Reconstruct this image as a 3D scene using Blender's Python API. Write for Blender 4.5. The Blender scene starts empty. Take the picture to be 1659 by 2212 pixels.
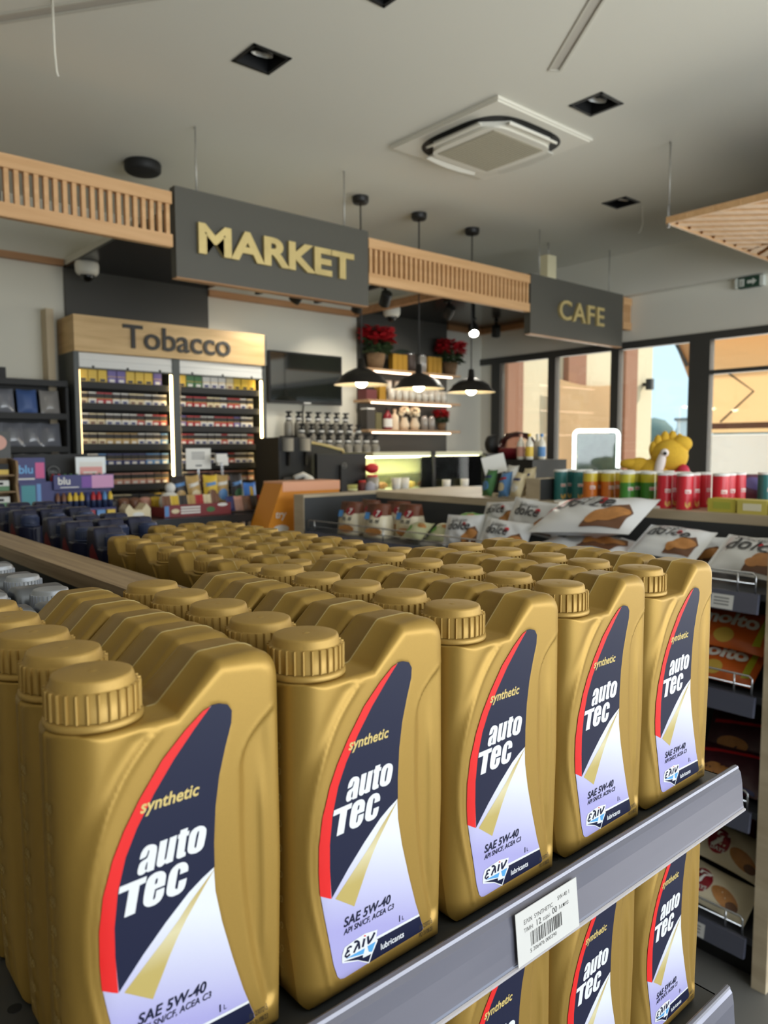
import bpy, math, random
import numpy as np
from mathutils import Vector, Matrix
from mathutils.geometry import delaunay_2d_cdt
rnd = random.Random(7)
S = bpy.context.scene
COL = S.collection
EYE = 1.55                                   # eye height above the floor

# ------------------------------------------------------------------ camera
def make_camera():
    yaw, pitch, roll = math.radians(49.3), math.radians(-4.85), math.radians(-0.2)
    F = Vector((math.cos(yaw)*math.cos(pitch), math.sin(yaw)*math.cos(pitch), math.sin(pitch)))
    R0 = Vector((math.sin(yaw), -math.cos(yaw), 0)); U0 = R0.cross(F)
    R = R0*math.cos(roll) + U0*math.sin(roll); U = -R0*math.sin(roll) + U0*math.cos(roll)
    cd = bpy.data.cameras.new('camera'); co = bpy.data.objects.new('camera', cd); COL.objects.link(co)
    m = Matrix((R, U, -F)).transposed().to_4x4(); m.translation = (0, 0, EYE)
    co.matrix_world = m
    cd.sensor_fit = 'VERTICAL'; cd.sensor_height = 36.0; cd.sensor_width = 27.0
    cd.lens = 1625/2212*36.0
    cd.clip_start = 0.02; cd.clip_end = 300
    cd.dof.use_dof = True; cd.dof.focus_distance = 0.66; cd.dof.aperture_fstop = 9.6
    S.camera = co
make_camera()

# ------------------------------------------------------------------ light
S.view_settings.view_transform = 'Standard'
S.view_settings.look = 'None'
S.view_settings.gamma = 1.0
S.view_settings.use_curve_mapping = False
S.view_settings.exposure = 0.2
W = bpy.data.worlds.new('sky'); S.world = W; W.use_nodes = True
bg = W.node_tree.nodes['Background']
bg.inputs[0].default_value = (0.56, 0.76, 0.88, 1); bg.inputs[1].default_value = 1.5

def area(name, loc, rot, sx, sy, power, color=(1, 1, 1), spread=180):
    d = bpy.data.lights.new(name, 'AREA'); d.shape = 'RECTANGLE'; d.size = sx; d.size_y = sy
    d.energy = power; d.color = color; d.spread = math.radians(spread)
    o = bpy.data.objects.new(name, d); COL.objects.link(o); o.location = loc; o.rotation_euler = rot
    return o
R90 = math.pi/2
# daylight through the glazed shop front behind the camera and through the window wall
area('daylight_shopfront', (3.0, -2.62, 1.72), (R90+0.25, 0, 0), 6.4, 1.85, 175, (0.97, 0.98, 1.0))
area('daylight_windows', (6.48, 2.0, 1.5), (0, R90, 0), 1.9, 6.6, 130, (1.0, 0.95, 0.87))
sun = bpy.data.lights.new('sun', 'SUN'); sun.energy = 4.6; sun.angle = math.radians(0.6); sun.color = (1, 0.93, 0.82)
so = bpy.data.objects.new('sun', sun); COL.objects.link(so)
so.rotation_euler = Vector((-0.62, 0.42, -0.66)).to_track_quat('-Z', 'Y').to_euler()
S.cycles.max_bounces = 8; S.cycles.diffuse_bounces = 4; S.cycles.glossy_bounces = 3
S.cycles.transmission_bounces = 6; S.cycles.transparent_max_bounces = 12
S.cycles.caustics_reflective = False; S.cycles.caustics_refractive = False
S.cycles.sample_clamp_indirect = 6.0

# ------------------------------------------------------------------ materials
def lin(c):
    return tuple(((v/255)/12.92 if v/255 <= 0.04045 else ((v/255+0.055)/1.055)**2.4) for v in c)
MATS = {}
def mat(name, rgb=(200, 200, 200), rough=0.5, metal=0.0, spec=0.5, coat=0.0, emit=0.0, emit_rgb=None, noise=0.0, nscale=20.0, bump=0.0):
    if name in MATS: return MATS[name]
    m = bpy.data.materials.new(name); m.use_nodes = True
    nt = m.node_tree; b = nt.nodes['Principled BSDF']
    c = lin(rgb)
    b.inputs['Base Color'].default_value = (*c, 1); b.inputs['Roughness'].default_value = rough
    b.inputs['Metallic'].default_value = metal; b.inputs['Specular IOR Level'].default_value = spec
    b.inputs['Coat Weight'].default_value = coat
    if emit > 0:
        b.inputs['Emission Color'].default_value = (*lin(emit_rgb or rgb), 1); b.inputs['Emission Strength'].default_value = emit
    if noise > 0 or bump > 0:
        tc = nt.nodes.new('ShaderNodeTexCoord'); nz = nt.nodes.new('ShaderNodeTexNoise')
        nz.inputs['Scale'].default_value = nscale; nz.inputs['Detail'].default_value = 4
        nt.links.new(tc.outputs['Object'], nz.inputs['Vector'])
        if noise > 0:
            mx = nt.nodes.new('ShaderNodeMix'); mx.data_type = 'RGBA'; mx.blend_type = 'MIX'
            mx.inputs[6].default_value = (*[max(0, v*(1-noise)) for v in c], 1); mx.inputs[7].default_value = (*[min(1, v*(1+noise)) for v in c], 1)
            nt.links.new(nz.outputs['Fac'], mx.inputs[0]); nt.links.new(mx.outputs[2], b.inputs['Base Color'])
        if bump > 0:
            bp = nt.nodes.new('ShaderNodeBump'); bp.inputs['Strength'].default_value = bump; bp.inputs['Distance'].default_value = 0.002
            nt.links.new(nz.outputs['Fac'], bp.inputs['Height']); nt.links.new(bp.outputs['Normal'], b.inputs['Normal'])
    MATS[name] = m
    return m
def wood(name, rgb_a, rgb_b, scale=(3, 30, 30), rough=0.5):
    if name in MATS: return MATS[name]
    m = bpy.data.materials.new(name); m.use_nodes = True; nt = m.node_tree; b = nt.nodes['Principled BSDF']
    tc = nt.nodes.new('ShaderNodeTexCoord'); mp = nt.nodes.new('ShaderNodeMapping'); nz = nt.nodes.new('ShaderNodeTexNoise')
    mp.inputs['Scale'].default_value = scale; nz.inputs['Scale'].default_value = 1.0; nz.inputs['Detail'].default_value = 5; nz.inputs['Distortion'].default_value = 0.4
    rp = nt.nodes.new('ShaderNodeValToRGB'); rp.color_ramp.elements[0].position = 0.32; rp.color_ramp.elements[1].position = 0.68
    rp.color_ramp.elements[0].color = (*lin(rgb_a), 1); rp.color_ramp.elements[1].color = (*lin(rgb_b), 1)
    nt.links.new(tc.outputs['Object'], mp.inputs['Vector']); nt.links.new(mp.outputs[0], nz.inputs['Vector'])
    nt.links.new(nz.outputs['Fac'], rp.inputs[0]); nt.links.new(rp.outputs[0], b.inputs['Base Color'])
    b.inputs['Roughness'].default_value = rough
    MATS[name] = m
    return m
def glass_thin(name, tint=(246, 248, 247), refl=0.10):
    if name in MATS: return MATS[name]
    m = bpy.data.materials.new(name); m.use_nodes = True; nt = m.node_tree; nt.nodes.clear()
    out = nt.nodes.new('ShaderNodeOutputMaterial'); tr = nt.nodes.new('ShaderNodeBsdfTransparent'); gl = nt.nodes.new('ShaderNodeBsdfGlossy')
    fr = nt.nodes.new('ShaderNodeFresnel'); mx = nt.nodes.new('ShaderNodeMixShader'); mt = nt.nodes.new('ShaderNodeMath'); mt.operation = 'MULTIPLY'
    fr.inputs['IOR'].default_value = 1.45; mt.inputs[1].default_value = refl*10
    tr.inputs[0].default_value = (*lin(tint), 1); gl.inputs['Roughness'].default_value = 0.02
    nt.links.new(fr.outputs[0], mt.inputs[0]); nt.links.new(mt.outputs[0], mx.inputs[0]); nt.links.new(tr.outputs[0], mx.inputs[1]); nt.links.new(gl.outputs[0], mx.inputs[2])
    nt.links.new(mx.outputs[0], out.inputs[0])
    MATS[name] = m
    return m
def canvas_mat(name, rgb, trans=0.5):
    if name in MATS: return MATS[name]
    m = bpy.data.materials.new(name); m.use_nodes = True; nt = m.node_tree; nt.nodes.clear()
    out = nt.nodes.new('ShaderNodeOutputMaterial'); d = nt.nodes.new('ShaderNodeBsdfDiffuse'); t = nt.nodes.new('ShaderNodeBsdfTranslucent'); mx = nt.nodes.new('ShaderNodeMixShader')
    d.inputs[0].default_value = (*lin(rgb), 1); t.inputs[0].default_value = (*lin(rgb), 1); mx.inputs[0].default_value = trans
    nt.links.new(d.outputs[0], mx.inputs[1]); nt.links.new(t.outputs[0], mx.inputs[2]); nt.links.new(mx.outputs[0], out.inputs[0])
    MATS[name] = m
    return m

# ------------------------------------------------------------------ mesh helpers
class MB:
    """Collects shapes; build() links them as ONE mesh object."""
    def __init__(s): s.v = []; s.f = []; s.mi = []; s.sm = []; s.mats = []
    def m(s, material):
        if material not in s.mats: s.mats.append(material)
        return s.mats.index(material)
    def add(s, verts, faces, material, smooth=False):
        o = len(s.v); k = s.m(material); s.v.extend([tuple(p) for p in verts])
        for f in faces: s.f.append([i+o for i in f]); s.mi.append(k); s.sm.append(smooth)
        return s
    def box(s, x0, x1, y0, y1, z0, z1, material, M=None):
        v = [Vector((x, y, z)) for z in (z0, z1) for y in (y0, y1) for x in (x0, x1)]
        if M is not None: v = [M @ p for p in v]
        return s.add(v, [(0, 2, 3, 1), (4, 5, 7, 6), (0, 1, 5, 4), (2, 6, 7, 3), (0, 4, 6, 2), (1, 3, 7, 5)], material)
    def bar(s, a, b, w, h, material, up=(0, 0, 1)):
        a = Vector(a); b = Vector(b); d = (b-a).normalized(); sd = d.cross(Vector(up))
        if sd.length < 1e-5: sd = d.cross(Vector((1, 0, 0)))
        sd.normalize(); u = sd.cross(d)
        v = [p + sd*(i*w/2) + u*(j*h/2) for p in (a, b) for i, j in ((-1, -1), (1, -1), (1, 1), (-1, 1))]
        return s.add(v, [(3, 2, 1, 0), (4, 5, 6, 7), (0, 1, 5, 4), (1, 2, 6, 5), (2, 3, 7, 6), (3, 0, 4, 7)], material)
    def lathe(s, prof, material, n=24, c=(0, 0, 0), M=None, smooth=True, a0=0.0, a1=2*math.pi):
        full = abs(a1-a0-2*math.pi) < 1e-6; k = n if full else n+1
        v = []; f = []
        for r, z in prof:
            for i in range(k):
                a = a0+(a1-a0)*i/n; v.append(Vector((c[0]+r*math.cos(a), c[1]+r*math.sin(a), c[2]+z)))
        if M is not None: v = [M @ p for p in v]
        for j in range(len(prof)-1):
            for i in range(n):
                i2 = (i+1) % k; f.append((j*k+i, j*k+i2, (j+1)*k+i2, (j+1)*k+i))
        return s.add(v, f, material, smooth)
    def cyl(s, c, r, z0, z1, material, n=20, M=None, r2=None):
        r2 = r if r2 is None else r2
        return s.lathe([(0.0001, z0), (r, z0), (r, z0), (r2, z1), (r2, z1), (0.0001, z1)], material, n, c, M, smooth=True)
    def tube(s, pts, r, material, n=8):
        pts = [Vector(p) for p in pts]; v = []; f = []
        prev = None
        for i, p in enumerate(pts):
            d = (pts[min(i+1, len(pts)-1)] - pts[max(i-1, 0)]).normalized()
            a = d.cross(Vector((0, 0, 1))) if prev is None else prev - d*prev.dot(d)
            if a.length < 1e-4: a = d.cross(Vector((1, 0, 0)))
            a.normalize(); prev = a; b = d.cross(a)
            for k in range(n):
                t = 2*math.pi*k/n; v.append(p + a*(r*math.cos(t)) + b*(r*math.sin(t)))
        for i in range(len(pts)-1):
            for k in range(n): f.append((i*n+k, i*n+(k+1) % n, (i+1)*n+(k+1) % n, (i+1)*n+k))
        f.append(tuple(range(n-1, -1, -1))); f.append(tuple((len(pts)-1)*n+k for k in range(n)))
        return s.add(v, f, material, True)
    def prism(s, poly, h0, h1, material, fn):
        """poly in 2D, fn(u, v, h) -> 3D point"""
        n = len(poly); v = [fn(u, w, h0) for u, w in poly] + [fn(u, w, h1) for u, w in poly]
        f = [tuple(range(n-1, -1, -1)), tuple(range(n, 2*n))] + [(i, (i+1) % n, n+(i+1) % n, n+i) for i in range(n)]
        return s.add(v, f, material)
    def sphere(s, c, r, material, n=14, m=9, sc=(1, 1, 1), M=None):
        prof = [(max(1e-5, r*math.sin(math.pi*j/m)), -r*math.cos(math.pi*j/m)) for j in range(m+1)]
        v = []; f = []
        for rr, z in prof:
            for i in range(n):
                a = 2*math.pi*i/n; v.append(Vector((c[0]+sc[0]*rr*math.cos(a), c[1]+sc[1]*rr*math.sin(a), c[2]+sc[2]*z)))
        if M is not None: v = [M @ p for p in v]
        for j in range(m):
            for i in range(n): f.append((j*n+i, j*n+(i+1) % n, (j+1)*n+(i+1) % n, (j+1)*n+i))
        return s.add(v, f, material, True)
    def text(s, body, size, material, fn, **k):
        v, f = text_geo(body, size, **k)
        return s.add([fn(x, y) for x, y in v], f, material)
    def mesh(s, name):
        me = bpy.data.meshes.new(name); me.from_pydata([tuple(p) for p in s.v], [], s.f)
        for m_ in s.mats: me.materials.append(m_)
        me.polygons.foreach_set('material_index', s.mi); me.polygons.foreach_set('use_smooth', s.sm)
        me.update(); return me
    def build(s, name, parent=None, loc=None, rot=None):
        o = bpy.data.objects.new(name, s.mesh(name)); COL.objects.link(o)
        if parent is not None: o.parent = parent
        if loc is not None: o.location = loc
        if rot is not None: o.rotation_euler = rot
        return o
_TX = {}
def text_geo(body, size, bold=0.0, shear=0.0, sx=1.0, align='LEFT', spacing=1.0):
    key = (body, bold, shear, sx, align, spacing)
    if key not in _TX:
        c = bpy.data.curves.new('lettering', 'FONT'); c.body = body; c.size = 1.0; c.offset = bold; c.shear = shear
        c.align_x = align; c.space_character = spacing; c.resolution_u = 4
        o = bpy.data.objects.new('lettering', c); COL.objects.link(o)
        dg = bpy.context.evaluated_depsgraph_get(); ev = o.evaluated_get(dg); me = ev.to_mesh()
        v = [(p.co.x*sx, p.co.y) for p in me.vertices]; f = [tuple(p.vertices) for p in me.polygons]
        ev.to_mesh_clear(); bpy.data.objects.remove(o); bpy.data.curves.remove(c)
        _TX[key] = (v, f)
    v, f = _TX[key]
    return [(x*size, y*size) for x, y in v], f
def text3d(mb, body, size, material, fn3, depth, **k):
    """solid letters: front, back and sides; fn3(x, y, d) -> point"""
    v, f = text_geo(body, size, **k); n = len(v)
    from collections import Counter
    e = Counter()
    for q in f:
        for i in range(len(q)): e[(q[i], q[(i+1) % len(q)])] += 1
    fs = [tuple(q) for q in f] + [tuple(n+i for i in reversed(q)) for q in f]
    fs += [(b, a, n+a, n+b) for (a, b) in e if (b, a) not in e]
    mb.add([fn3(x, y, depth) for x, y in v] + [fn3(x, y, 0) for x, y in v], fs, material)

# ------------------------------------------------------------------ naming helpers
def tag(o, label=None, cat=None, group=None, kind=None):
    if label: o['label'] = label
    if cat: o['category'] = cat
    if group: o['group'] = group
    if kind: o['kind'] = kind
    return o
def empty(name, loc=(0, 0, 0), rz=0.0, label=None, cat=None, group=None):
    o = bpy.data.objects.new(name, None); COL.objects.link(o); o.empty_display_size = 0.05
    o.location = loc; o.rotation_euler = (0, 0, rz)
    return tag(o, label, cat, group)
KIDS = {}
def kids(o):
    if o.name not in KIDS: KIDS[o.name] = list(o.children)
    return KIDS[o.name]
def dup(src, loc, rz=0.0, label=None, group=None, skip=(), rot=None):
    def cp(a, par):
        c = a.copy(); COL.objects.link(c); c.parent = par
        for k in kids(a):
            if k.name.split('.')[0] not in skip: cp(k, c)
        return c
    r = cp(src, None); r.location = loc; r.rotation_euler = rot if rot else (0, 0, rz)
    if label: r['label'] = label
    if group: r['group'] = group
    return r
def struct(name, mb):
    o = mb.build(name); o['kind'] = 'structure'; return o
ORD = ['first', 'second', 'third', 'fourth', 'fifth', 'sixth', 'seventh', 'eighth', 'ninth', 'tenth', 'eleventh', 'twelfth', 'thirteenth', 'fourteenth', 'fifteenth', 'sixteenth']
# ================================================================== the shop's shell
XR, YB, ZC = 6.33, 5.70, 3.30
YF, XL = -2.55, -3.2
m_ceil = mat('ceiling_paint', (234, 231, 218), 0.9)
m_wall = mat('wall_paint', (220, 216, 201), 0.9)
m_wall_r = mat('side_wall_paint', (232, 229, 217), 0.9)
m_dark = mat('dark_wall_panel', (72, 70, 64), 0.6)
m_soffit = mat('dark_gloss_soffit', (34, 31, 26), 0.22, spec=0.6)
m_frame = mat('dark_window_frame', (62, 62, 60), 0.5)
m_floor = mat('dark_floor_tile', (96, 95, 92), 0.5, noise=0.12, nscale=3)
m_oak = wood('oak_slats', (205, 158, 108), (222, 178, 128), (2, 25, 25))
m_oak_d = wood('oak_trim', (168, 122, 80), (190, 142, 98), (2, 25, 25))
m_pane = glass_thin('window_glass')
struct('floor', MB().box(XL, XR+0.2, YF-0.1, YB+0.2, -0.1, 0, m_floor))
DOWNLIGHTS = [(1.905, 3.05), (3.445, 2.33), (4.925, 3.105), (1.965, 2.29)]        # centres on the ceiling
DLW = 0.098
SLOTS = [((2.995, 2.255), (2.30, 1.31), 0.052), ((0.78, 3.66), (1.85, 2.18), 0.052)]      # recessed linear lights: end, end, width
def slot_quad(s):
    a, c = Vector(s[0]), Vector(s[1]); d = (c-a).normalized(); n = Vector((-d.y, d.x))*(s[2]/2)
    return [a-n, c-n, c+n, a+n]
def build_ceiling():
    pts = [(XL, YF-0.1), (XR+0.2, YF-0.1), (XR+0.2, YB+0.15), (XL, YB+0.15)]; edges = [(0, 1), (1, 2), (2, 3), (3, 0)]
    for x, y in DOWNLIGHTS:
        k = len(pts); h = DLW-0.008; pts += [(x-h, y-h), (x+h, y-h), (x+h, y+h), (x-h, y+h)]; edges += [(k, k+1), (k+1, k+2), (k+2, k+3), (k+3, k)]
    for s_ in SLOTS:
        k = len(pts); pts += [tuple(p) for p in slot_quad(s_)]; edges += [(k, k+1), (k+1, k+2), (k+2, k+3), (k+3, k)]
    v, e, f, *_ = delaunay_2d_cdt([Vector(p) for p in pts], edges, [], 1, 1e-6)
    def in_hole(q):
        c = sum((v[i] for i in q), Vector((0, 0)))/len(q)
        if any(abs(c.x-x) < DLW-0.008 and abs(c.y-y) < DLW-0.008 for x, y in DOWNLIGHTS): return True
        return any(inside_quad(c, slot_quad(s_)) for s_ in SLOTS)
    def inside_quad(c, q): return all((q[(i+1) % 4]-q[i]).cross(c-q[i]) > 0 for i in range(4)) or all((q[(i+1) % 4]-q[i]).cross(c-q[i]) < 0 for i in range(4))
    b = MB(); b.add([(p.x, p.y, ZC) for p in v], [tuple(reversed(q)) for q in f if not in_hole(q)], m_ceil)
    b.box(XL, XR+0.2, YF-0.1, YB+0.2, ZC+0.2, ZC+0.3, m_ceil)
    struct('ceiling', b)
build_ceiling()
b = MB(); b.box(XL, XR+0.2, YB, YB+0.15, 0, ZC, m_wall); struct('wall_back', b)
b = MB(); b.box(XL-0.15, XL, YF-0.1, YB+0.15, 0, ZC, m_wall); struct('wall_left', b)
# shop front behind the camera: low kerb, lintel and piers around three glazed openings
b = MB(); b.box(XL, XR+0.2, YF-0.12, YF, 2.65, ZC, m_wall); b.box(XL, XR+0.2, YF-0.12, YF, 0, 0.25, m_wall); b.box(XL, -0.3, YF-0.12, YF, 0.25, 2.65, m_wall)
b.box(6.25, XR+0.2, YF-0.12, YF, 0.25, 2.65, m_wall)
for x in (1.9, 4.1): b.box(x-0.06, x+0.06, YF-0.12, YF, 0.25, 2.65, m_frame)
struct('wall_front', b)
# window wall
b = MB()
b.box(XR, XR+0.2, YF-0.1, YB, 2.52, ZC, m_wall_r)
b.box(XR-0.10, XR, YF, YB, 2.925, ZC, m_wall_r)                      # the bulkhead under the ceiling
b.box(XR, XR+0.2, 5.53, YB, 0, 2.52, m_wall_r)
b.box(XR, XR+0.2, 3.10, 5.53, 0, 0.75, m_wall_r)
b.box(XR, XR+0.2, YF-0.1, -1.9, 0, 2.52, m_wall_r)
struct('wall_right', b)
b = MB(); b.box(XR-0.02, XR+0.05, YF, YB, 2.455, 2.52, m_frame); struct('trim_1', b)
def window(name, y0, y1, z0, z1, jl, jr, transoms=()):
    """y0 < y1; jl and jr are the widths of the posts at the y1 and y0 ends"""
    b = MB()
    b.box(XR-0.02, XR+0.06, y1-jl, y1, z0, z1, m_frame); b.box(XR-0.02, XR+0.06, y0, y0+jr, z0, z1, m_frame)
    b.box(XR-0.018, XR+0.058, y0+jr, y1-jl, z0, z0+0.06, m_frame)
    for a, c in transoms: b.box(XR-0.018, XR+0.058, y0+jr, y1-jl, a, c, m_frame)
    o = struct(name, b)
    g = MB(); g.box(XR+0.015, XR+0.021, y0+jr, y1-jl, z0+0.06, z1, m_pane); g.build('window_pane', o)
    return o
window('window_1', 4.73, 5.53, 0.75, 2.455, 0.12, 0.045)
window('window_2', 4.01, 4.73, 0.75, 2.455, 0.045, 0.04)
window('window_3', 3.19, 4.01, 0.75, 2.455, 0.045, 0.09)
window('window_4', 0.9, 3.19, 0.05, 2.455, 0.095, 0.05, ((2.165, 2.20),))
window('window_5', -1.9, 0.9, 0.05, 2.455, 0.05, 0.09, ((2.165, 2.20),))
# dark canopies over the tobacco bay and the cafe bay, their dark back panels, oak trims between them
b = MB(); b.box(1.865, 2.995, 3.93, YB, 2.86, 2.90, m_wall); b.box(1.866, 2.994, 3.931, YB, 2.845, 2.86, m_soffit); struct('ceiling_canopy_1', b)
b = MB(); b.box(4.56, XR, 3.93, YB, 2.86, 2.90, m_wall); b.box(4.561, XR, 3.931, YB, 2.845, 2.86, m_soffit); struct('ceiling_canopy_2', b)
b = MB(); b.box(1.865, 2.995, YB-0.03, YB, 0, 2.845, m_dark); struct('wall_panel_1', b)
b = MB(); b.box(4.565, 5.76, YB-0.03, YB, 0, 2.845, m_dark); struct('wall_panel_2', b)
b = MB(); b.box(XL, 1.858, YB-0.05, YB, 2.855, 2.90, m_oak_d); struct('trim_2', b)
b = MB(); b.box(2.996, 4.555, YB-0.05, YB, 2.79, 2.84, m_oak_d); struct('trim_3', b)
b = MB(); b.box(XR-0.06, XR, 3.95, YB, 2.79, 2.844, m_oak_d); b.box(5.765, XR-0.06, YB-0.05, YB, 2.79, 2.844, m_oak_d); struct('trim_4', b)
b = MB(); b.box(4.50, 4.56, 3.93, YB-0.05, 2.80, 2.86, m_oak_d); struct('trim_5', b)
b = MB(); b.box(1.70, 1.75, YB-0.12, YB, 0.9, 2.53, mat('pale_post', (200, 182, 150), 0.6)); struct('trim_6', b)
# ================================================================== oil bottles
def smooth_poly(pts, radii, n=7):
    """rounds the corners of a closed polygon"""
    out = []; N = len(pts)
    for i in range(N):
        p = Vector(pts[i]); a = Vector(pts[i-1]); c = Vector(pts[(i+1) % N]); r = radii[i]
        if r <= 0: out.append(tuple(p)); continue
        u = (a-p).normalized(); w = (c-p).normalized(); ang = u.angle(w)
        t = min(r/math.tan(ang/2), 0.48*(a-p).length, 0.48*(c-p).length)
        p0 = p+u*t; p1 = p+w*t
        for k in range(n+1):
            s = k/n; out.append(tuple(p0*(1-s)**2 + p*2*s*(1-s) + p1*s*s))
    return out
def resample(poly, step):
    out = []
    for i in range(len(poly)):
        a = np.array(poly[i]); c = np.array(poly[(i+1) % len(poly)]); L = np.linalg.norm(c-a)
        if L < 1e-7: continue
        n = max(1, int(math.ceil(L/step)))
        for k in range(n): out.append(tuple(a+(c-a)*k/n))
    return out
def inside(P, poly):
    x, y = P[:, 0], P[:, 1]; r = np.zeros(len(P), bool); n = len(poly)
    for i in range(n):
        x1, y1 = poly[i]; x2, y2 = poly[(i+1) % n]
        c = ((y1 > y) != (y2 > y)); 
        with np.errstate(divide='ignore', invalid='ignore'):
            r ^= c & (x < (x2-x1)*(y-y1)/(y2-y1+1e-15)+x1)
    return r
def seg_dist(P, A, B_):
    P = np.asarray(P)[:, None, :]; A = np.asarray(A)[None]; D = np.asarray(B_)[None]-A
    t = np.clip(((P-A)*D).sum(2)/np.maximum((D*D).sum(2), 1e-14), 0, 1)
    q = A+D*t[..., None]; return np.sqrt(((P-q)**2).sum(2))
def poly_dist(P, poly, closed=True):
    q = np.array(poly); nx = np.roll(q, -1, 0)
    if not closed: q, nx = q[:-1], nx[:-1]
    return seg_dist(P, q, nx).min(1)
def sstep(a, b, x):
    t = np.clip((x-a)/(b-a), 0, 1); return t*t*(3-2*t)
def smooth_line(pts, it=2):
    for _ in range(it):
        q = [pts[0]]
        for a, c in zip(pts, pts[1:]): q += [(a[0]*.75+c[0]*.25, a[1]*.75+c[1]*.25), (a[0]*.25+c[0]*.75, a[1]*.25+c[1]*.75)]
        pts = q+[pts[-1]]
    return pts
class BottleShape:
    """A flat moulded bottle: front view (x, z) with x from the cap side, depth D along y. Every stretch of the
    outline has its own edge radius: edges = [(open polyline, radius at its start, radius at its end)]."""
    def __init__(s, outline, D, edges, detail=None, recess=None):
        s.recess = recess; s.o = resample(outline, 0.003); s.D = D; s.detail = detail; s.edges = edges
    def drop(s, P):
        out = np.zeros(len(P))
        for line, r0, r1 in s.edges:
            q = np.array(line, float); A, C = q[:-1], q[1:]
            d = seg_dist(P, A, C); k = d.argmin(1); dm = d[np.arange(len(P)), k]
            L = np.linalg.norm(C-A, axis=1); cum = np.concatenate([[0], np.cumsum(L)])
            t = np.clip(((P-A[k])*(C[k]-A[k])).sum(1)/np.maximum(L[k]**2, 1e-12), 0, 1); f = (cum[k]+t*L[k])/cum[-1]
            r = r0+(r1-r0)*sstep(0.0, 1.0, f)
            out = np.maximum(out, r-np.sqrt(np.maximum(r*r-(r-np.minimum(dm, r))**2, 0)))
        return out
    def y(s, P, back=False):
        """half depth of the face at points P"""
        P = np.asarray(P, float); y = s.D/2-s.drop(P)
        if s.detail is not None: y = y + s.detail(P, back)*sstep(0.001, 0.007, poly_dist(P, s.o))
        return y
    def body(s, material, grid=0.0024, seam=None):
        o = np.array(s.o); n = len(o)
        nrm = np.roll(o, -1, 0)-np.roll(o, 1, 0); nrm /= np.linalg.norm(nrm, axis=1)[:, None]; nrm = np.stack([nrm[:, 1], -nrm[:, 0]], 1)  # outward (ccw outline)
        pts = [o]
        for t in (0.0002, 0.0007, 0.0015, 0.0027, 0.0042, 0.006):
            q = o-nrm*t; ok = inside(q, s.o) & (np.abs(poly_dist(q, s.o)-t) < 0.12*t); pts.append(q[ok])
        x0, z0 = o.min(0); x1, z1 = o.max(0)
        gx, gz = np.meshgrid(np.arange(x0+grid/2, x1, grid), np.arange(z0+grid/2, z1, grid)); g = np.stack([gx.ravel(), gz.ravel()], 1)
        g = g[inside(g, s.o)]; g = g[poly_dist(g, s.o) > 0.007]
        A = np.concatenate(pts+[g])
        v, e, f, *_ = delaunay_2d_cdt([Vector(p) for p in A], [(i, (i+1) % n) for i in range(n)], [], 1, 1e-7)
        V = np.array([tuple(p) for p in v])
        b = MB()
        yf = s.y(V); yb = s.y(V, True)
        if s.recess is not None:                      # the label sits in a shallow recess
            dd = poly_dist(V, s.recess)*np.where(inside(V, s.recess), 1, -1)
            yf = yf-0.0005*sstep(-0.0002, 0.0012, dd)
        b.add(np.stack([V[:, 0], -yf, V[:, 1]], 1).tolist(), f, material, True)
        b.add(np.stack([V[:, 0], yb, V[:, 1]], 1).tolist(), [tuple(reversed(q)) for q in f], material, True)
        # the side walls with a fine parting line
        hy = s.y(o); L = []
        for fac, off in ((-1, 0), (-0.0005, 0), (0, 0.0006), (0.0005, 0), (1, 0)):
            yy = hy*fac if abs(fac) == 1 else np.full(n, fac)
            of = off*(o[:, 1] > 0.012); L.append(np.stack([o[:, 0]+nrm[:, 0]*of, yy, o[:, 1]+nrm[:, 1]*of], 1))
        q = np.concatenate(L).tolist()
        for j in range(4):
            fs = {False: [], True: []}
            for i in range(n): fs[bool(seam is not None and j in (1, 2) and o[i][0] > 0.055 and o[i][1] > 0.185)].append((j*n+i, j*n+(i+1) % n, (j+1)*n+(i+1) % n, (j+1)*n+i))
            for k_, ff in fs.items():
                if ff: b.add(q, ff, seam if k_ else material, True)
        me = b.mesh('body'); import bmesh               # weld seams, drop the unused points
        bm = bmesh.new(); bm.from_mesh(me); bmesh.ops.delete(bm, geom=[w for w in bm.verts if not w.link_faces], context='VERTS')
        bmesh.ops.remove_doubles(bm, verts=bm.verts, dist=1e-6); bmesh.ops.recalc_face_normals(bm, faces=bm.faces); bm.to_mesh(me); bm.free()
        return me
    def decal(s, mb, poly, material, lift, back=False, grid=0.0026):
        """a printed area lying on the face"""
        poly = resample(poly, 0.002); n = len(poly); o = np.array(poly)
        x0, z0 = o.min(0); x1, z1 = o.max(0)
        gx, gz = np.meshgrid(np.arange(x0+grid/2, x1, grid), np.arange(z0+grid/2, z1, grid)); g = np.stack([gx.ravel(), gz.ravel()], 1)
        g = g[inside(g, poly)]; 
        if len(g): g = g[poly_dist(g, poly) > 0.0012]
        A = np.concatenate([o, g]) if len(g) else o
        v, e, f, *_ = delaunay_2d_cdt([Vector(p) for p in A], [(i, (i+1) % n) for i in range(n)], [], 1, 1e-7)
        V = np.array([tuple(p) for p in v]); y = s.y(V, back)+lift
        if back: mb.add(np.stack([V[:, 0], y, V[:, 1]], 1).tolist(), [tuple(reversed(q)) for q in f], material, True)
        else: mb.add(np.stack([V[:, 0], -y, V[:, 1]], 1).tolist(), f, material, True)
    def print_text(s, mb, body, size, material, at, lift, **k):
        v, f = text_geo(body, size, **k); V = np.array(v)+np.array(at); y = s.y(V)+lift
        mb.add(np.stack([V[:, 0], -y, V[:, 1]], 1).tolist(), f, material, False)

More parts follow.
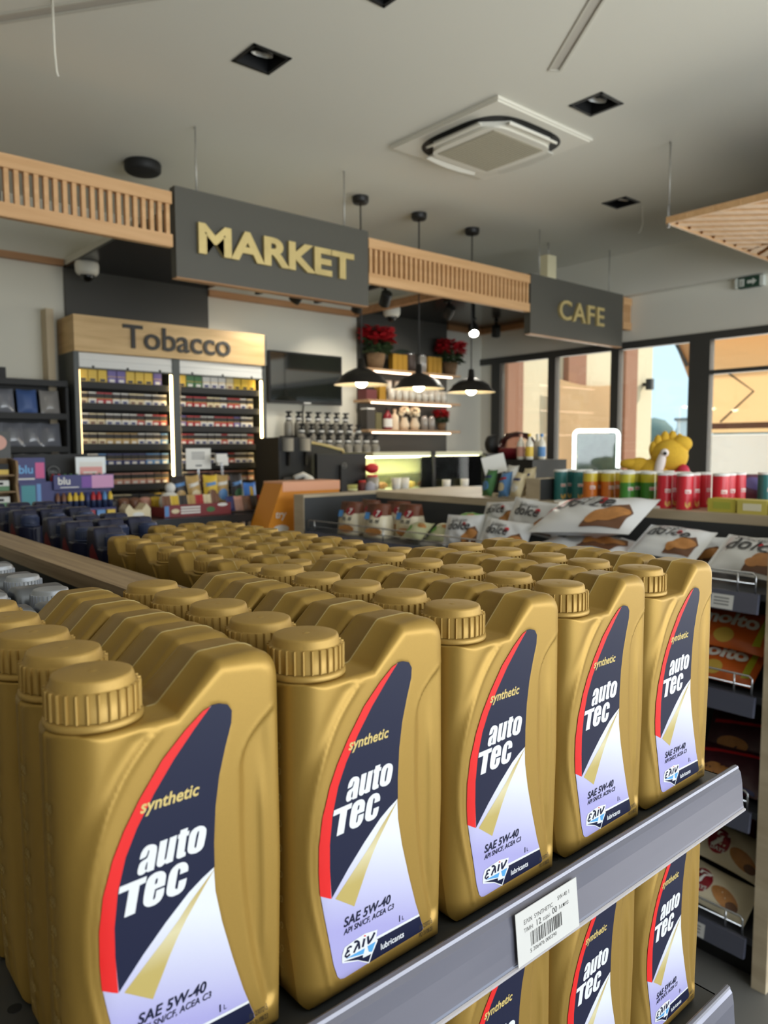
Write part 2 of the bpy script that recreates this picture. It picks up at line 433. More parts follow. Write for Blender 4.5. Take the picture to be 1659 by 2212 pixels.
def outline_edges(out, split_x, zsh, r_left, r_shoulder, r_hump, r_right, r_base):
    """the radii round a bottle: upright under the cap, shoulder, slope and hump, right wall, base"""
    out = resample(out, 0.003)
    zt = max(p[1] for p in out); xm = max(p[0] for p in out); k = max(range(len(out)), key=lambda i: out[i][1]+out[i][0]*0.001)
    up = [p for p in out if p[1] > zsh-0.0005 and p[0] > split_x-0.004]; up.sort(key=lambda p: math.atan2(p[1]-(zsh-0.03), p[0]-(split_x+xm)/2), reverse=True)
    rt = [p for p in out if p[0] > 0.75*xm and 0.006 < p[1] <= zsh+0.003]; rt.sort(key=lambda p: -p[1])
    return [([(0.0, -0.02), (0.0, zt+0.05)], r_left, r_left), ([(-0.02, zsh), (split_x, zsh)], r_shoulder, r_shoulder),
            ([(split_x, zsh)]+up, r_shoulder, r_hump), (rt+[(rt[-1][0], -0.02)], r_hump, r_hump), ([(-0.02, 0.0), (xm+0.02, 0.0)], r_base, r_base)]
# --- materials of the bottles
m_gold = mat('gold_plastic', (164, 131, 62), 0.45, metal=0.5, spec=0.45, noise=0.05, nscale=900)
m_goldcap = mat('gold_cap_plastic', (178, 144, 76), 0.5, metal=0.45, spec=0.5, noise=0.06, nscale=700)
m_silver = mat('silver_plastic', (128, 132, 140), 0.36, metal=0.75)
m_blue = mat('navy_plastic', (24, 28, 56), 0.36, spec=0.5)
m_navy = mat('label_navy', (20, 25, 54), 0.42, spec=0.3)
m_red = mat('label_red', (222, 36, 34), 0.4, spec=0.35)
m_white = mat('label_white', (224, 226, 230), 0.4)
m_gtxt = mat('label_gold_ink', (208, 184, 112), 0.4)
m_sky = mat('label_sky_blue', (86, 160, 216), 0.4)
m_ink = mat('black_ink', (40, 34, 24), 0.6)
def label_paper():
    m = bpy.data.materials.new('label_lavender'); m.use_nodes = True; nt = m.node_tree; b = nt.nodes['Principled BSDF']; b.inputs['Roughness'].default_value = 0.35
    tc = nt.nodes.new('ShaderNodeTexCoord'); sp = nt.nodes.new('ShaderNodeSeparateXYZ'); mr = nt.nodes.new('ShaderNodeMath'); mr.operation = 'MULTIPLY_ADD'
    mr.inputs[1].default_value = 0.35
    rp = nt.nodes.new('ShaderNodeValToRGB'); e = rp.color_ramp.elements
    e[0].position = 0.055; e[0].color = (*lin((166, 162, 214)), 1); e[1].position = 0.115; e[1].color = (*lin((222, 225, 234)), 1)
    nt.links.new(tc.outputs['Object'], sp.inputs[0]); nt.links.new(sp.outputs['X'], mr.inputs[0]); nt.links.new(sp.outputs['Z'], mr.inputs[2])
    nt.links.new(mr.outputs[0], rp.inputs[0]); nt.links.new(rp.outputs[0], b.inputs['Base Color']); return m
def beam_ink():
    m = bpy.data.materials.new('label_gold_beam'); m.use_nodes = True; nt = m.node_tree; b = nt.nodes['Principled BSDF']; b.inputs['Roughness'].default_value = 0.35
    tc = nt.nodes.new('ShaderNodeTexCoord'); sp = nt.nodes.new('ShaderNodeSeparateXYZ'); rp = nt.nodes.new('ShaderNodeValToRGB'); e = rp.color_ramp.elements
    e[0].position = 0.07; e[0].color = (*lin((184, 164, 96)), 1); e[1].position = 0.086; e[1].color = (*lin((214, 204, 164)), 1)
    x = e.new(0.105); x.color = (*lin((186, 164, 98)), 1)
    nt.links.new(tc.outputs['Object'], sp.inputs[0]); nt.links.new(sp.outputs['Z'], rp.inputs[0]); nt.links.new(rp.outputs[0], b.inputs['Base Color']); return m
m_lav, m_beam = label_paper(), beam_ink()

mm = lambda L: [(a/1000, c/1000) for a, c in L]
GW = 0.123                                                  # width of the gold bottle
# ---- gold one-litre bottle, front view, counter-clockwise
gold_out = smooth_poly(mm([(4, 0), (GW*1000-3, 0), (GW*1000, 100), (GW*1000-0.8, 225), (82, 224.0), (57.5, 199.5), (0, 199.5), (0, 60)]),
                       [0.010, 0.008, 0.3, 0.029, 0.006, 0.006, 0.0035, 0.2])
gold_ridge = smooth_line(mm([(50, 199), (46, 195), (31, 179), (20.5, 160), (15, 144), (11, 127), (9, 110), (8.2, 92), (9.2, 73), (12.5, 53), (17, 32), (21, 12)]))
gold_groove = smooth_line(mm([(118, 193), (107, 185), (98, 176), (92, 165)]))
gold_label = mm([(81.1, 201.7), (86.3, 200), (88.9, 196.0), (88.4, 189.1), (84.5, 176.8), (80.5, 161.9), (77.9, 145.4), (76.6, 125.8), (76.3, 112.6), (76.9, 99.0), (80.4, 80.2), (86.2, 57.5), (92.5, 35.5), (97.1, 22.3), (99.2, 16.4), (99.5, 14.4), (97.7, 13.1), (60.9, 12.8), (31.7, 12.0), (28.6, 13.0), (26.3, 15.6), (23.4, 24.7), (19.9, 43.0), (16.8, 59.5), (14.9, 71.6), (14.1, 85.7), (14.4, 101.6), (16.7, 119.3), (21.7, 136.1), (27.8, 149.1), (36.3, 162.9), (48.9, 179.8), (61.8, 192.1), (71.8, 199.7), (76.8, 201.7)])
GRIP = smooth_line(mm([(105, 14), (99.5, 36), (95, 60), (92, 85), (90.5, 112), (90.5, 140), (91.5, 163), (98, 176), (108, 186), (121, 196)]), 2)+mm([(130, 190), (130, 30), (118, 16)])
def gold_detail(P, back=False):
    P = np.asarray(P); x, z = P[:, 0], P[:, 1]
    d = poly_dist(P, gold_ridge, False)
    y = 0.0011*np.exp(-(d/0.0016)**2)
    # shallow channel outside the ridge, towards the shoulder
    sd = np.where(x < np.interp(z, [p[1] for p in gold_ridge][::-1], [p[0] for p in gold_ridge][::-1]), 1, 0)
    y = y - 0.0009*np.exp(-((d-0.006)/0.004)**2)*sd*sstep(0.09, 0.16, z)
    # grip scoop to the right of the label: crisp crease at its top, soft folds below
    d2 = poly_dist(P, GRIP); ins = inside(P, GRIP)
    w = 0.0016+0.006*sstep(0.178, 0.15, z)
    y = y - np.where(ins, 0.0034*sstep(0, 1, d2/w)*sstep(0.1205, 0.106, x), 0) + np.where(~ins, 0.0005*np.exp(-(d2/0.0014)**2)*sstep(0.15, 0.18, z), 0)
    y = y + 0.0016*np.exp(-((x-(0.1085-0.03*(z-0.1)**2/0.1))/0.0028)**2)*sstep(0.03, 0.06, z)*sstep(0.175, 0.13, z)
    return y
GOLD = BottleShape(gold_out, 0.052, outline_edges(gold_out, 0.0575, 0.1995, 0.0215, 0.0035, 0.0115, 0.0125, 0.008), gold_detail, gold_label)

GLYPH = {
    'a': [(38.8, 132.0), (39.7, 134.5), (40.2, 135.2), (40.6, 134.6), (39.8, 132.4), (39.2, 131.2), (36.4, 130.5), (35.1, 129.5), (34.2, 126.9), (34.0, 124.8), (35.0, 123.6), (37.1, 123.6), (38.7, 124.6), (39.0, 123.8), (42.5, 123.9), (44.4, 133.0), (44.6, 135.2), (43.9, 136.6), (42.0, 137.6), (39.5, 137.8), (37.5, 136.7), (36.1, 134.6), (35.3, 131.8)],
    'a_hole': [(38.1, 125.3), (38.8, 125.5), (39.4, 129.3), (38.8, 128.9), (37.8, 126.2)],
    'u': [(44.1, 127.0), (44.0, 125.5), (44.9, 124.3), (46.6, 124.0), (48.6, 125.2), (49.0, 124.4), (52.7, 124.6), (55.5, 137.7), (51.6, 137.5), (49.3, 127.5), (48.5, 126.7), (48.2, 127.2), (50.3, 137.5), (46.3, 137.4)],
    't': [(57.1, 137.6), (56.2, 137.5), (55.8, 135.4), (56.4, 135.4), (54.7, 126.4), (54.8, 125.4), (56.1, 124.6), (59.7, 124.9), (60.0, 126.9), (59.4, 127.0), (59.2, 127.5), (60.7, 135.4), (61.9, 135.4), (62.4, 137.7), (61.2, 137.7), (61.6, 139.6), (57.5, 139.5)],
    'o': [(62.2, 134.7), (60.9, 128.0), (61.1, 126.1), (62.7, 124.7), (65.6, 124.1), (68.5, 124.7), (70.2, 126.5), (71.8, 132.7), (72.0, 135.4), (70.7, 137.3), (68.3, 138.3), (65.6, 138.1), (63.3, 136.9)],
    'o_hole': [(64.8, 127.9), (65.2, 127.1), (65.9, 127.6), (67.6, 134.4), (67.8, 135.6), (67.0, 135.6), (66.1, 133.6)],
    'T': [(24.2, 118.2), (29.5, 118.4), (26.6, 105.0), (32.1, 105.1), (34.9, 118.6), (38.1, 118.9), (38.8, 122.0), (24.9, 121.6)],
    'e': [(36.7, 111.2), (36.4, 108.5), (37.2, 106.6), (39.2, 105.3), (42.7, 105.1), (45.5, 106.2), (47.3, 108.9), (47.9, 112.4), (43.5, 112.4), (42.8, 108.9), (42.0, 108.1), (41.5, 108.6), (42.8, 113.4), (48.1, 113.5), (49.0, 118.6), (48.1, 120.7), (46.1, 121.9), (43.1, 122.1), (40.1, 121.2), (38.6, 119.1), (37.3, 114.3)],
    'e_hole': [(43.9, 116.1), (44.5, 118.4), (44.1, 118.9), (43.3, 118.4), (42.7, 116.0)],
    'c': [(60.3, 121.0), (57.9, 122.2), (54.8, 122.1), (51.9, 120.5), (50.4, 117.7), (48.9, 110.8), (48.7, 108.8), (49.5, 106.9), (51.8, 105.7), (55.5, 105.7), (58.1, 106.9), (59.4, 109.4), (60.2, 112.7), (55.8, 112.7), (54.9, 108.9), (53.9, 108.9), (53.5, 109.9), (55.4, 118.6), (56.1, 119.5), (56.9, 118.5), (56.3, 116.0), (60.9, 116.1), (61.3, 118.4)],
}
def smooth_glyph(pts):
    """rounds shallow corners of a letter outline, keeps the sharp ones"""
    P = mm(pts); n = len(P); r = []
    for i in range(n):
        u = Vector(P[i-1])-Vector(P[i]); w = Vector(P[(i+1) % n])-Vector(P[i])
        r.append(0.004 if u.angle(w) > 1.9 else 0.0)
    return smooth_poly(P, r, 4)
def gold_label_print(full=True):
    b = MB(); s = GOLD
    gl = np.array(gold_label); t_ = np.roll(gl, -1, 0)-np.roll(gl, 1, 0); t_ /= np.linalg.norm(t_, axis=1)[:, None]; sg = 1 if sum(gl[i-1][0]*gl[i][1]-gl[i][0]*gl[i-1][1] for i in range(len(gl))) > 0 else -1
    s.decal(b, [tuple(p) for p in gl-np.stack([t_[:, 1], -t_[:, 0]], 1)*(0.0004*sg)], m_lav, 0.00025)
    red_in = mm([(22.5, 67.2), (21.6, 86.5), (21.7, 101.4), (24.0, 119.3), (28.4, 135.3), (34.6, 148.4), (44.0, 163.4), (55.2, 178.3), (66.7, 191.1), (75.8, 200.4)])
    red = mm([(14.9, 71.6)])+red_in[:-1]+mm([(71.0, 195.6), (74.6, 199.2), (76.2, 201.0), (71.8, 199.5), (61.8, 191.9), (48.9, 179.6), (36.4, 162.7), (27.95, 148.9), (21.9, 136.0), (16.9, 119.2), (14.6, 101.6), (14.3, 85.7)])
    s.decal(b, red, m_red, 0.00035)
    curve = mm([(76.4, 112.6), (69, 108.9), (61.3, 104.2), (48.2, 93.2), (35.5, 81.1), (22.8, 67.3)])
    navy = mm([(22.8, 67.4)])+red_in[1:]+mm([(77.0, 201.5), (81.1, 201.5), (86.2, 199.8), (88.7, 195.9), (88.2, 189.1), (84.3, 176.8), (80.3, 161.9), (77.7, 145.4), (76.4, 125.8)])+curve[:-1]
    s.decal(b, navy, m_navy, 0.00035)
    s.decal(b, mm([(76.4, 111.4), (69.3, 105.2), (62, 98.7), (55.0, 91.3), (47, 84.2), (40.2, 78.6), (25.4, 66.0), (40.0, 55.2), (46, 67), (49.7, 74.4), (54.6, 82.8), (59.6, 90.4), (69.7, 103.3)])[::-1], m_beam, 0.00035)
    band = mm([(57.6, 25.6), (95.6, 25.0), (98.6, 16.4), (98.9, 14.5), (97.4, 13.5), (50.6, 12.9)])
    s.decal(b, mm([(57.6, 27.4), (95.2, 26.6), (95.7, 25.0), (57.6, 25.6)]), m_white, 0.00040)
    s.decal(b, band, m_navy, 0.00038)
    if full:
        k = dict(shear=0.25)
        s.print_text(b, 'synthetic', 0.0092, m_gtxt, (0.0362, 0.1553), 0.0005, bold=0.022, shear=0.25, sx=0.93, spacing=1.02)
        for ch in ('a', 'u', 't', 'o', 'T', 'e', 'c'): s.decal(b, smooth_glyph(GLYPH[ch]), m_white, 0.0006, grid=0.02)
        for ch in ('a_hole', 'o_hole', 'e_hole'): s.decal(b, smooth_glyph(GLYPH[ch]), m_navy, 0.0007, grid=0.02)
        s.print_text(b, 'SAE 5W-40', 0.0081, m_navy, (0.0314, 0.0452), 0.0005, bold=0.026, shear=0.22, sx=0.95, spacing=1.04)
        s.print_text(b, 'API SN/CF, ACEA C3', 0.0050, m_navy, (0.0316, 0.0402), 0.0005, bold=0.018, shear=0.2, sx=0.90, spacing=1.02)
        s.print_text(b, '1', 0.0058, m_navy, (0.0762, 0.0290), 0.0004, bold=0.03); s.print_text(b, 'L', 0.0042, m_navy, (0.0796, 0.0290), 0.0004)
        s.print_text(b, 'lubricants', 0.0058, m_white, (0.0610, 0.0171), 0.0006, bold=0.018, sx=0.90)
        # the maker's mark: rounded white backing, dark letters, blue and navy sails
        s.decal(b, mm([(30.0, 23.6), (30.2, 28.2), (32.0, 32.2), (40.0, 33.3), (48.0, 33.9), (58.6, 32.0), (57.2, 26.4), (58.9, 24.8), (54.6, 18.4), (51.5, 12.6), (49.4, 13.9), (43.0, 18.3), (30.5, 22.6)])[::-1], m_white, 0.00048)
        s.decal(b, mm([(32.8, 24.6), (48.2, 24.4), (46.9, 21.2)])[::-1], m_sky, 0.00058)
        s.decal(b, mm([(50.2, 24.6), (57.0, 24.8), (53.9, 19.4), (51.3, 20.5)])[::-1], m_sky, 0.00058)
        s.decal(b, mm([(31.2, 23.6), (46.6, 20.6), (46.4, 18.7), (53.2, 18.2), (51.0, 13.9), (42.4, 19.3)])[::-1], m_navy, 0.00058)
        # the four slanted Greek letters of the mark, drawn as strokes
        def stroke(pts, w, m=m_navy, lift=0.0007):
            P = [Vector(p) for p in mm(pts)]; l = []; r = []
            for i, p in enumerate(P):
                d = (P[min(i+1, len(P)-1)]-P[max(i-1, 0)]).normalized(); nn = Vector((-d.y, d.x))*(w/2000); l.append(tuple(p+nn)); r.append(tuple(p-nn))
            s.decal(b, (l+r[::-1])[::-1], m, lift, grid=0.02)
        stroke([(37.6, 30.2), (36.2, 31.0), (34.4, 30.6), (34.0, 29.3), (35.6, 28.5)], 1.25); stroke([(35.8, 28.5), (33.4, 28.1), (32.4, 26.6), (33.6, 25.4), (36.2, 26.0)], 1.35)
        stroke([(39.6, 32.2), (41.6, 32.0), (43.2, 30.6), (43.6, 26.0)], 1.5); stroke([(43.2, 30.4), (41.0, 28.2), (39.2, 25.6)], 1.5); stroke([(47.8, 31.0), (46.3, 26.0)], 1.7); stroke([(48.2, 32.9), (48.0, 32.2)], 1.6, m_red)
        stroke([(50.6, 31.2), (51.0, 26.4), (51.6, 26.2)], 1.6); stroke([(51.4, 26.4), (54.2, 28.6), (56.2, 31.2)], 1.7)
    return b
m_edge_lit = mat('edge_lit_gold_marks', (206, 178, 112), 0.4, metal=0.4)  # bottle gold lightened: paints the light that raised edges catch
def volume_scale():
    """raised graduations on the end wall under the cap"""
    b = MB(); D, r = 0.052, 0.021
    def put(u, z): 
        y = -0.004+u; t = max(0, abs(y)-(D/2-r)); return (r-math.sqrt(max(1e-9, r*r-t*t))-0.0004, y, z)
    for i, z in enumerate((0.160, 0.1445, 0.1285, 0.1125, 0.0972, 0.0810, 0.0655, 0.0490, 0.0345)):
        b.text('%d00' % (9-i), 0.0062, m_edge_lit, lambda x, y, z=z: put(-x+0.005, z+y), bold=0.01)
        b.add([put(0.0048, z-0.0022), put(-0.0005, z-0.0022), put(-0.0005, z-0.0016), put(0.0048, z-0.0016)], [(0, 1, 2, 3)], m_edge_lit)
    b.text('ML', 0.006, m_edge_lit, lambda x, y: put(-x+0.004, 0.024+y), bold=0.01)
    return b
def cap_parts(root, cx, z0, h, r, material, ribs=28):
    b = MB(); rb = r-0.0013
    b.lathe([(0.0001, h), (rb*0.30, h), (rb*0.835, h-0.0001), (rb*0.872, h-0.0005), (rb*0.895, h-0.0016), (rb*0.93, h-0.0052), (rb*0.945, h-0.0059), (rb, h-0.0062), (rb, 0.0050)], material, 40, (cx, 0, z0))
    b.lathe([(0.0001, h+0.0004), (0.0016, h+0.0003), (0.0026, h)], material, 12, (cx, 0, z0))
    for i in range(ribs):
        a = 2*math.pi*i/ribs; M = Matrix.Translation((cx, 0, z0)) @ Matrix.Rotation(a, 4, 'Z')
        b.prism([(rb-0.0008, -0.0008), (r-0.0003, -0.0005), (r, 0), (r-0.0003, 0.0005), (rb-0.0008, 0.0008)], 0.0050, h-0.0058, material, lambda u, v, hh, M=M: M @ Vector((u, v, hh)))
    o = b.build('cap', root)
    t = MB(); t.lathe([(r-0.0035, -0.0012), (r-0.0035, 0.0009), (r+0.0004, 0.0009), (r+0.0007, 0.0016), (r+0.0006, 0.0036), (r-0.0004, 0.0044), (rb-0.002, 0.0052)], material, 40, (cx, 0, z0))
    t.build('tamper_ring', o)
    return o
def set_mesh(me, name, parent):
    o = bpy.data.objects.new(name, me); COL.objects.link(o); o.parent = parent; return o
def date_code():
    b = MB()
    GOLD.print_text(b, 'BN 2307213', 0.0044, m_ink, (0.0955, 0.0150), 0.0004, sx=0.55)
    GOLD.print_text(b, 'PD 31/08/23', 0.0044, m_ink, (0.0955, 0.0098), 0.0004, sx=0.55)
    return b
GCX = 0.0245
gold = empty('oil_bottle', (0, 0, -5)); gold_inner = gold
_gb = GOLD.body(m_gold, 0.0016, mat('scuffed_gold_seam', (190, 168, 112), 0.6))
def offset_me(o): o.location = (-GW/2, 0, 0); return o
offset_me(set_mesh(_gb, 'body', gold))
offset_me(cap_parts(gold, GCX, 0.1995, 0.0250, 0.0237, m_goldcap))
offset_me(gold_label_print().build('label', gold))
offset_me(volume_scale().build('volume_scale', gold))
offset_me(date_code().build('date_code', gold))
def paint_label_origin(): pass
# ================================================================== endcap shelves and gondola
m_shelf = mat('charcoal_shelf_metal', (70, 72, 74), 0.42, metal=0.3)
m_black = mat('matt_black', (22, 22, 22), 0.6)
m_rail = mat('clear_price_rail', (122, 122, 136), 0.16, metal=0.35, spec=0.7)
m_railedge = mat('rail_edge', (205, 200, 204), 0.2, metal=0.2)
m_hole = mat('punched_hole', (14, 14, 14), 0.8)
m_chrome = mat('bright_wire', (200, 202, 205), 0.2, metal=0.9)
m_topwood = wood('greyed_oak', (132, 108, 80), (178, 152, 118), (70, 2.5, 70), 0.5)
m_tag = mat('tag_paper', (206, 205, 202), 0.6)
m_print = mat('tag_print', (50, 48, 46), 0.7)

def rail_section(b, x0, x1, y, ztop, h, lean=0.012):
    """the clear ticket strip along a shelf front, running along x at front y"""
    fn = lambda u, v, hh: (hh, y+u, ztop+v)
    sec = [(0.004, 0.001), (0.0015, 0.002), (-0.001, 0.0), (-0.0035, -0.003), (-0.0055, -h*0.35), (-0.0065, -h*0.7), (-0.0075, -h+0.002), (-0.0085, -h-0.001), (-0.006, -h-0.002), (-0.004, -h*0.7), (-0.002, -h*0.35)]
    b.prism(sec[::-1], x0, x1, m_rail, fn)
    b.prism([(-0.0015, 0.0006), (-0.0005, 0.0026), (0.0020, 0.0032), (0.0042, 0.0020), (0.0016, 0.0008)][::-1], x0, x1, mat('rail_top_edge', (120, 120, 130), 0.25, metal=0.3), fn)
    b.prism([(-0.0062, -h-0.0016), (-0.0098, -h-0.0024), (-0.0100, -h-0.0004), (-0.0084, -h+0.0002)][::-1], x0, x1, m_railedge, fn)

EX0, EX1, EY0, EY1 = 0.085, 0.752, 0.327, 0.658
ZS1 = EYE-0.337; ZS2 = ZS1-0.2385
endcap = empty('endcap_shelf_unit', (0.42, 0.5, 0), 0, 'charcoal metal endcap shelving holding the near gold oil bottles', 'shelf unit')
def kid(mb, name, parent):
    """parts written in world coordinates: keep them there under a moved parent"""
    o = mb.build(name, parent)
    w = Vector((0, 0, 0)); p = parent
    while p is not None: w += p.location; p = p.parent
    o.location = -w; return o
for z in (ZS1, ZS2):
    b = MB(); b.box(EX0, EX1, EY0+0.006, EY1, z-0.004, z, m_shelf); b.box(EX0, EX1, EY0+0.004, EY0+0.007, z-0.032, z, m_shelf)
    b.box(EX0, EX0+0.002, EY0+0.006, EY1, z-0.03, z, m_shelf); b.box(EX1-0.002, EX1, EY0+0.006, EY1, z-0.03, z, m_shelf)
    for i in range(14):
        for j in range(6): b.cyl((EX0+0.024+i*0.0478, EY0+0.032+j*0.056, 0), 0.0042, z, z+0.0002, m_hole, 12)
    s_ = kid(b, 'shelf', endcap)
    r_ = MB(); rail_section(r_, EX0-0.004, EX1+0.006, EY0+0.002, z+0.010, 0.039); rr_ = r_.build('price_rail', s_)
b = MB(); b.box(EX0+0.002, EX1-0.002, EY1-0.003, EY1+0.003, 0.1, ZS1+0.06, m_black); kid(b, 'back_panel', endcap)
b = MB(); b.box(EX0, EX1, EY0+0.03, EY1, 0, 0.12, m_black); kid(b, 'base', endcap)
for x in (EX0-0.028, EX1+0.0):
    b = MB(); b.box(x, x+0.028, EY1+0.0045, EY1+0.04, 0, ZS1+0.06, m_black); kid(b, 'upright', endcap)

gond = empty('gondola_shelf_unit', (0.42, 1.8, 0), 0, 'long gondola shelf unit with greyed oak top board between silver and navy bottles', 'shelf unit')
GY0, GY1 = 0.702, 2.62
b = MB(); b.box(0.386, 0.454, GY0, GY1, EYE-0.187-0.024, EYE-0.187, m_topwood); kid(b, 'top_board', gond)
b = MB(); b.box(0.398, 0.442, GY0+0.002, GY1-0.002, 0.1, EYE-0.2115, m_black); kid(b, 'back_panel', gond)
ZSL = 1.15
ZSR = 1.1625
for x0, x1, zs in ((0.06, 0.397, ZSL), (0.443, 0.93, ZSR)):
    b = MB(); b.box(x0, x1, GY0, GY1, zs-0.03, zs, m_shelf); kid(b, 'shelf', gond)
b = MB(); b.box(0.06, 0.93, GY0, GY1, 0, 0.1, m_black); kid(b, 'base', gond)

# price ticket in the upper rail
def barcode(b, u0, u1, v0, v1, fn, material, seed=3):
    r = random.Random(seed); u = u0
    while u < u1:
        w = r.choice((0.0004, 0.0004, 0.0008, 0.0012)); b.add([fn(u, v0), fn(min(u+w, u1), v0), fn(min(u+w, u1), v1), fn(u, v1)], [(0, 1, 2, 3)], material); u += w+r.choice((0.0004, 0.0006, 0.001))
tk = MB(); TX, TZ, TY = 0.3975, ZS1-0.0275, EY0-0.0062
tfn = lambda u, v: (u, TY-0.0006+(v-0.018)*0.10, v)
tk.prism([(0, -0.001), (0.0725, -0.001), (0.0725, 0.0365), (0, 0.0365)], 0, 0.0005, m_tag, lambda u, v, h: (u, TY+(v-0.018)*0.10-h, v))
pt = lambda s, sz, x, z, **k: tk.text(s, sz, m_print, lambda u, v: tfn(x+u, z+v), **k)
pt('\u0395\u039b\u0399\u039d  SYNTHETIC', 0.0044, 0.0085, 0.0262, sx=0.95); pt('5W-40 1', 0.0044, 0.0480, 0.0282, sx=0.95)
pt('\u03a4\u0399\u039c\u0397:', 0.0040, 0.0080, 0.0205); pt('12', 0.0064, 0.0215, 0.0200, bold=0.005); pt('\u03b5\u03c5\u03c1\u03ce', 0.0042, 0.0300, 0.0205, sx=0.8); pt('00', 0.0062, 0.0408, 0.0208, bold=0.005); pt('\u03bb\u03b5\u03c0\u03c4\u03ac', 0.0042, 0.0490, 0.0212)
barcode(tk, 0.0150, 0.0520, 0.0085, 0.0185, tfn, m_print)
pt('5 206476 000390', 0.0040, 0.0135, 0.0042, sx=1.1)
tag(tk.build('price_ticket', None, (TX, 0, TZ)), 'white price ticket with barcode in the clear rail under the gold bottles', 'price tag')

# ------------------------------------------------------------------ the bottles on them
jit = lambda a: rnd.uniform(-a, a)
used = {}
def put(proto, x, y, z, rz, label, group):
    if proto.name not in used:
        used[proto.name] = 1; proto.location = (x, y, z); proto.rotation_euler = (0, 0, rz); tag(proto, label, 'bottle', group); return proto
    return dup(proto, (x, y, z), rz, label, group)
CXS = [0.131, 0.2575, 0.386, 0.5135, 0.6385]                       # cap axes of the five columns
PLACE = ['with its cap nearest the camera, leftmost of the front row', 'second in the front row', 'standing above the price ticket, middle of the front row', 'fourth in the front row', 'at the right-hand end of the front row']
for i, cx in enumerate(CXS):
    for j in range(5):
        y = 0.3735+0.0565*j+(0.006 if (i == 0 and j < 2) else 0)+(jit(0.002) if j else 0)
        x = cx-GCX+GW/2+((0.003+jit(0.002)) if j else 0)
        lab = 'gold one-litre oil bottle '+PLACE[i] if j == 0 else 'gold oil bottle, %s in from the front of the %s column on the endcap' % (ORD[j], ORD[i])
        put(gold, x, y, ZS1+0.0006, jit(0.012), lab, 'gold oil bottles on the upper endcap shelf')
for i, cx in enumerate(CXS):
    for j in range(2):
        lab = ('gold oil bottle on the lower endcap shelf, %s of its front row' if j == 0 else 'gold oil bottle behind the %s one on the lower endcap shelf') % ORD[i]
        put(gold, cx-GCX+GW/2-0.004, 0.3735+0.0565*j, ZS2+0.0006, jit(0.012), lab, 'gold oil bottles on the lower endcap shelf')
# far gold bottles on the right side of the gondola, faces to the aisle
FX = [0.541, 0.610, 0.679, 0.746, 0.815]
FYS = [0.775, 0.906, 1.037, 1.168, 1.306, 1.446]
for k, y in enumerate(FYS):
    for j, x in enumerate(FX):
        if k == 5 and j < 2: continue
        put(gold, x+jit(0.003), y+GW/2-GCX+jit(0.002), ZSR+0.0006, R90+jit(0.02), 'gold oil bottle behind the top board, %s along and %s out from the board' % (ORD[k], ORD[j]), 'gold oil bottles on the far side of the gondola')
# silver bottles: softer shoulder, round handle tube
sil_out = smooth_poly(mm([(3, 0), (115, 0), (116, 90), (114, 180), (108, 227), (64, 227), (57, 200), (0, 205), (0, 60)]), [0.01, 0.01, 0.3, 0.05, 0.022, 0.022, 0.010, 0.006, 0.2])
SIL = BottleShape(sil_out, 0.063, outline_edges(sil_out, 0.057, 0.200, 0.024, 0.006, 0.009, 0.018, 0.008))
silver = empty('oil_bottle', (0, 0, -5)); 
o = set_mesh(SIL.body(m_silver, 0.005), 'body', silver); o.location = (-0.058, 0, 0)
o = cap_parts(silver, 0.0255, 0.205, 0.0275, 0.0235, mat('silver_cap_plastic', (172, 176, 184), 0.38, metal=0.5), 30); o.location = (-0.058, 0, 0)
b = MB(); SIL.decal(b, smooth_poly(mm([(16, 20), (96, 20), (92, 150), (70, 190), (30, 150)]), [.006]*5), mat('silver_label_blue', (40, 60, 110), 0.4), 0.0003, grid=0.01); o = b.build('label', silver); o.location = (-0.058, 0, 0)
used_s = {}
for j, x in enumerate((0.280, 0.212, 0.144)):
    for k in range(7):
        y = 0.82+0.122*k
        put(silver, x+jit(0.003)-0.002*j, y-(0.058-0.0255)+jit(0.002), ZSL+0.0006, -R90+jit(0.03), 'silver oil bottle, %s along the %s row left of the top board' % (ORD[k], ORD[j]), 'silver oil bottles on the left side of the gondola')
# navy bottles: tall straight back, slanting shoulder
blu_out = smooth_poly(mm([(4, 0), (118, 0), (120, 100), (120, 196), (114, 226), (72, 226), (52, 188), (0, 186), (0, 60)]), [0.01, 0.01, 0.3, 0.03, 0.014, 0.01, 0.006, 0.006, 0.2])
BLU = BottleShape(blu_out, 0.06, outline_edges(blu_out, 0.052, 0.187, 0.027, 0.004, 0.008, 0.012, 0.008))
blue = empty('oil_bottle', (0, 0, -5))
o = set_mesh(BLU.body(m_blue, 0.005), 'body', blue); o.location = (-0.06, 0, 0)
o = cap_parts(blue, 0.0275, 0.187, 0.030, 0.0225, mat('navy_cap_plastic', (42, 54, 88), 0.4), 30); o.location = (-0.06, 0, 0)
b = MB(); BLU.decal(b, smooth_poly(mm([(16, 20), (100, 20), (98, 180), (80, 195), (30, 150)]), [.006]*5), mat('navy_label_red', (120, 36, 44), 0.4), 0.0003, True, grid=0.01); o = b.build('back_label', blue); o.location = (-0.06, 0, 0)
BY = [1.500, 1.665, 1.800, 2.09, 2.225, 2.39]
for k, y in enumerate(BY):
    for j in range(3 if k else 1):
        x = 0.572+0.072*j
        put(blue, x+jit(0.004), y+0.06-0.0275+jit(0.003)+(0.008*j if k < 3 else 0), ZSR+0.0006, R90+jit(0.04), 'navy blue oil bottle behind the top board, %s along and %s out from the board' % (ORD[k], ORD[j]), 'navy oil bottles on the far side of the gondola')
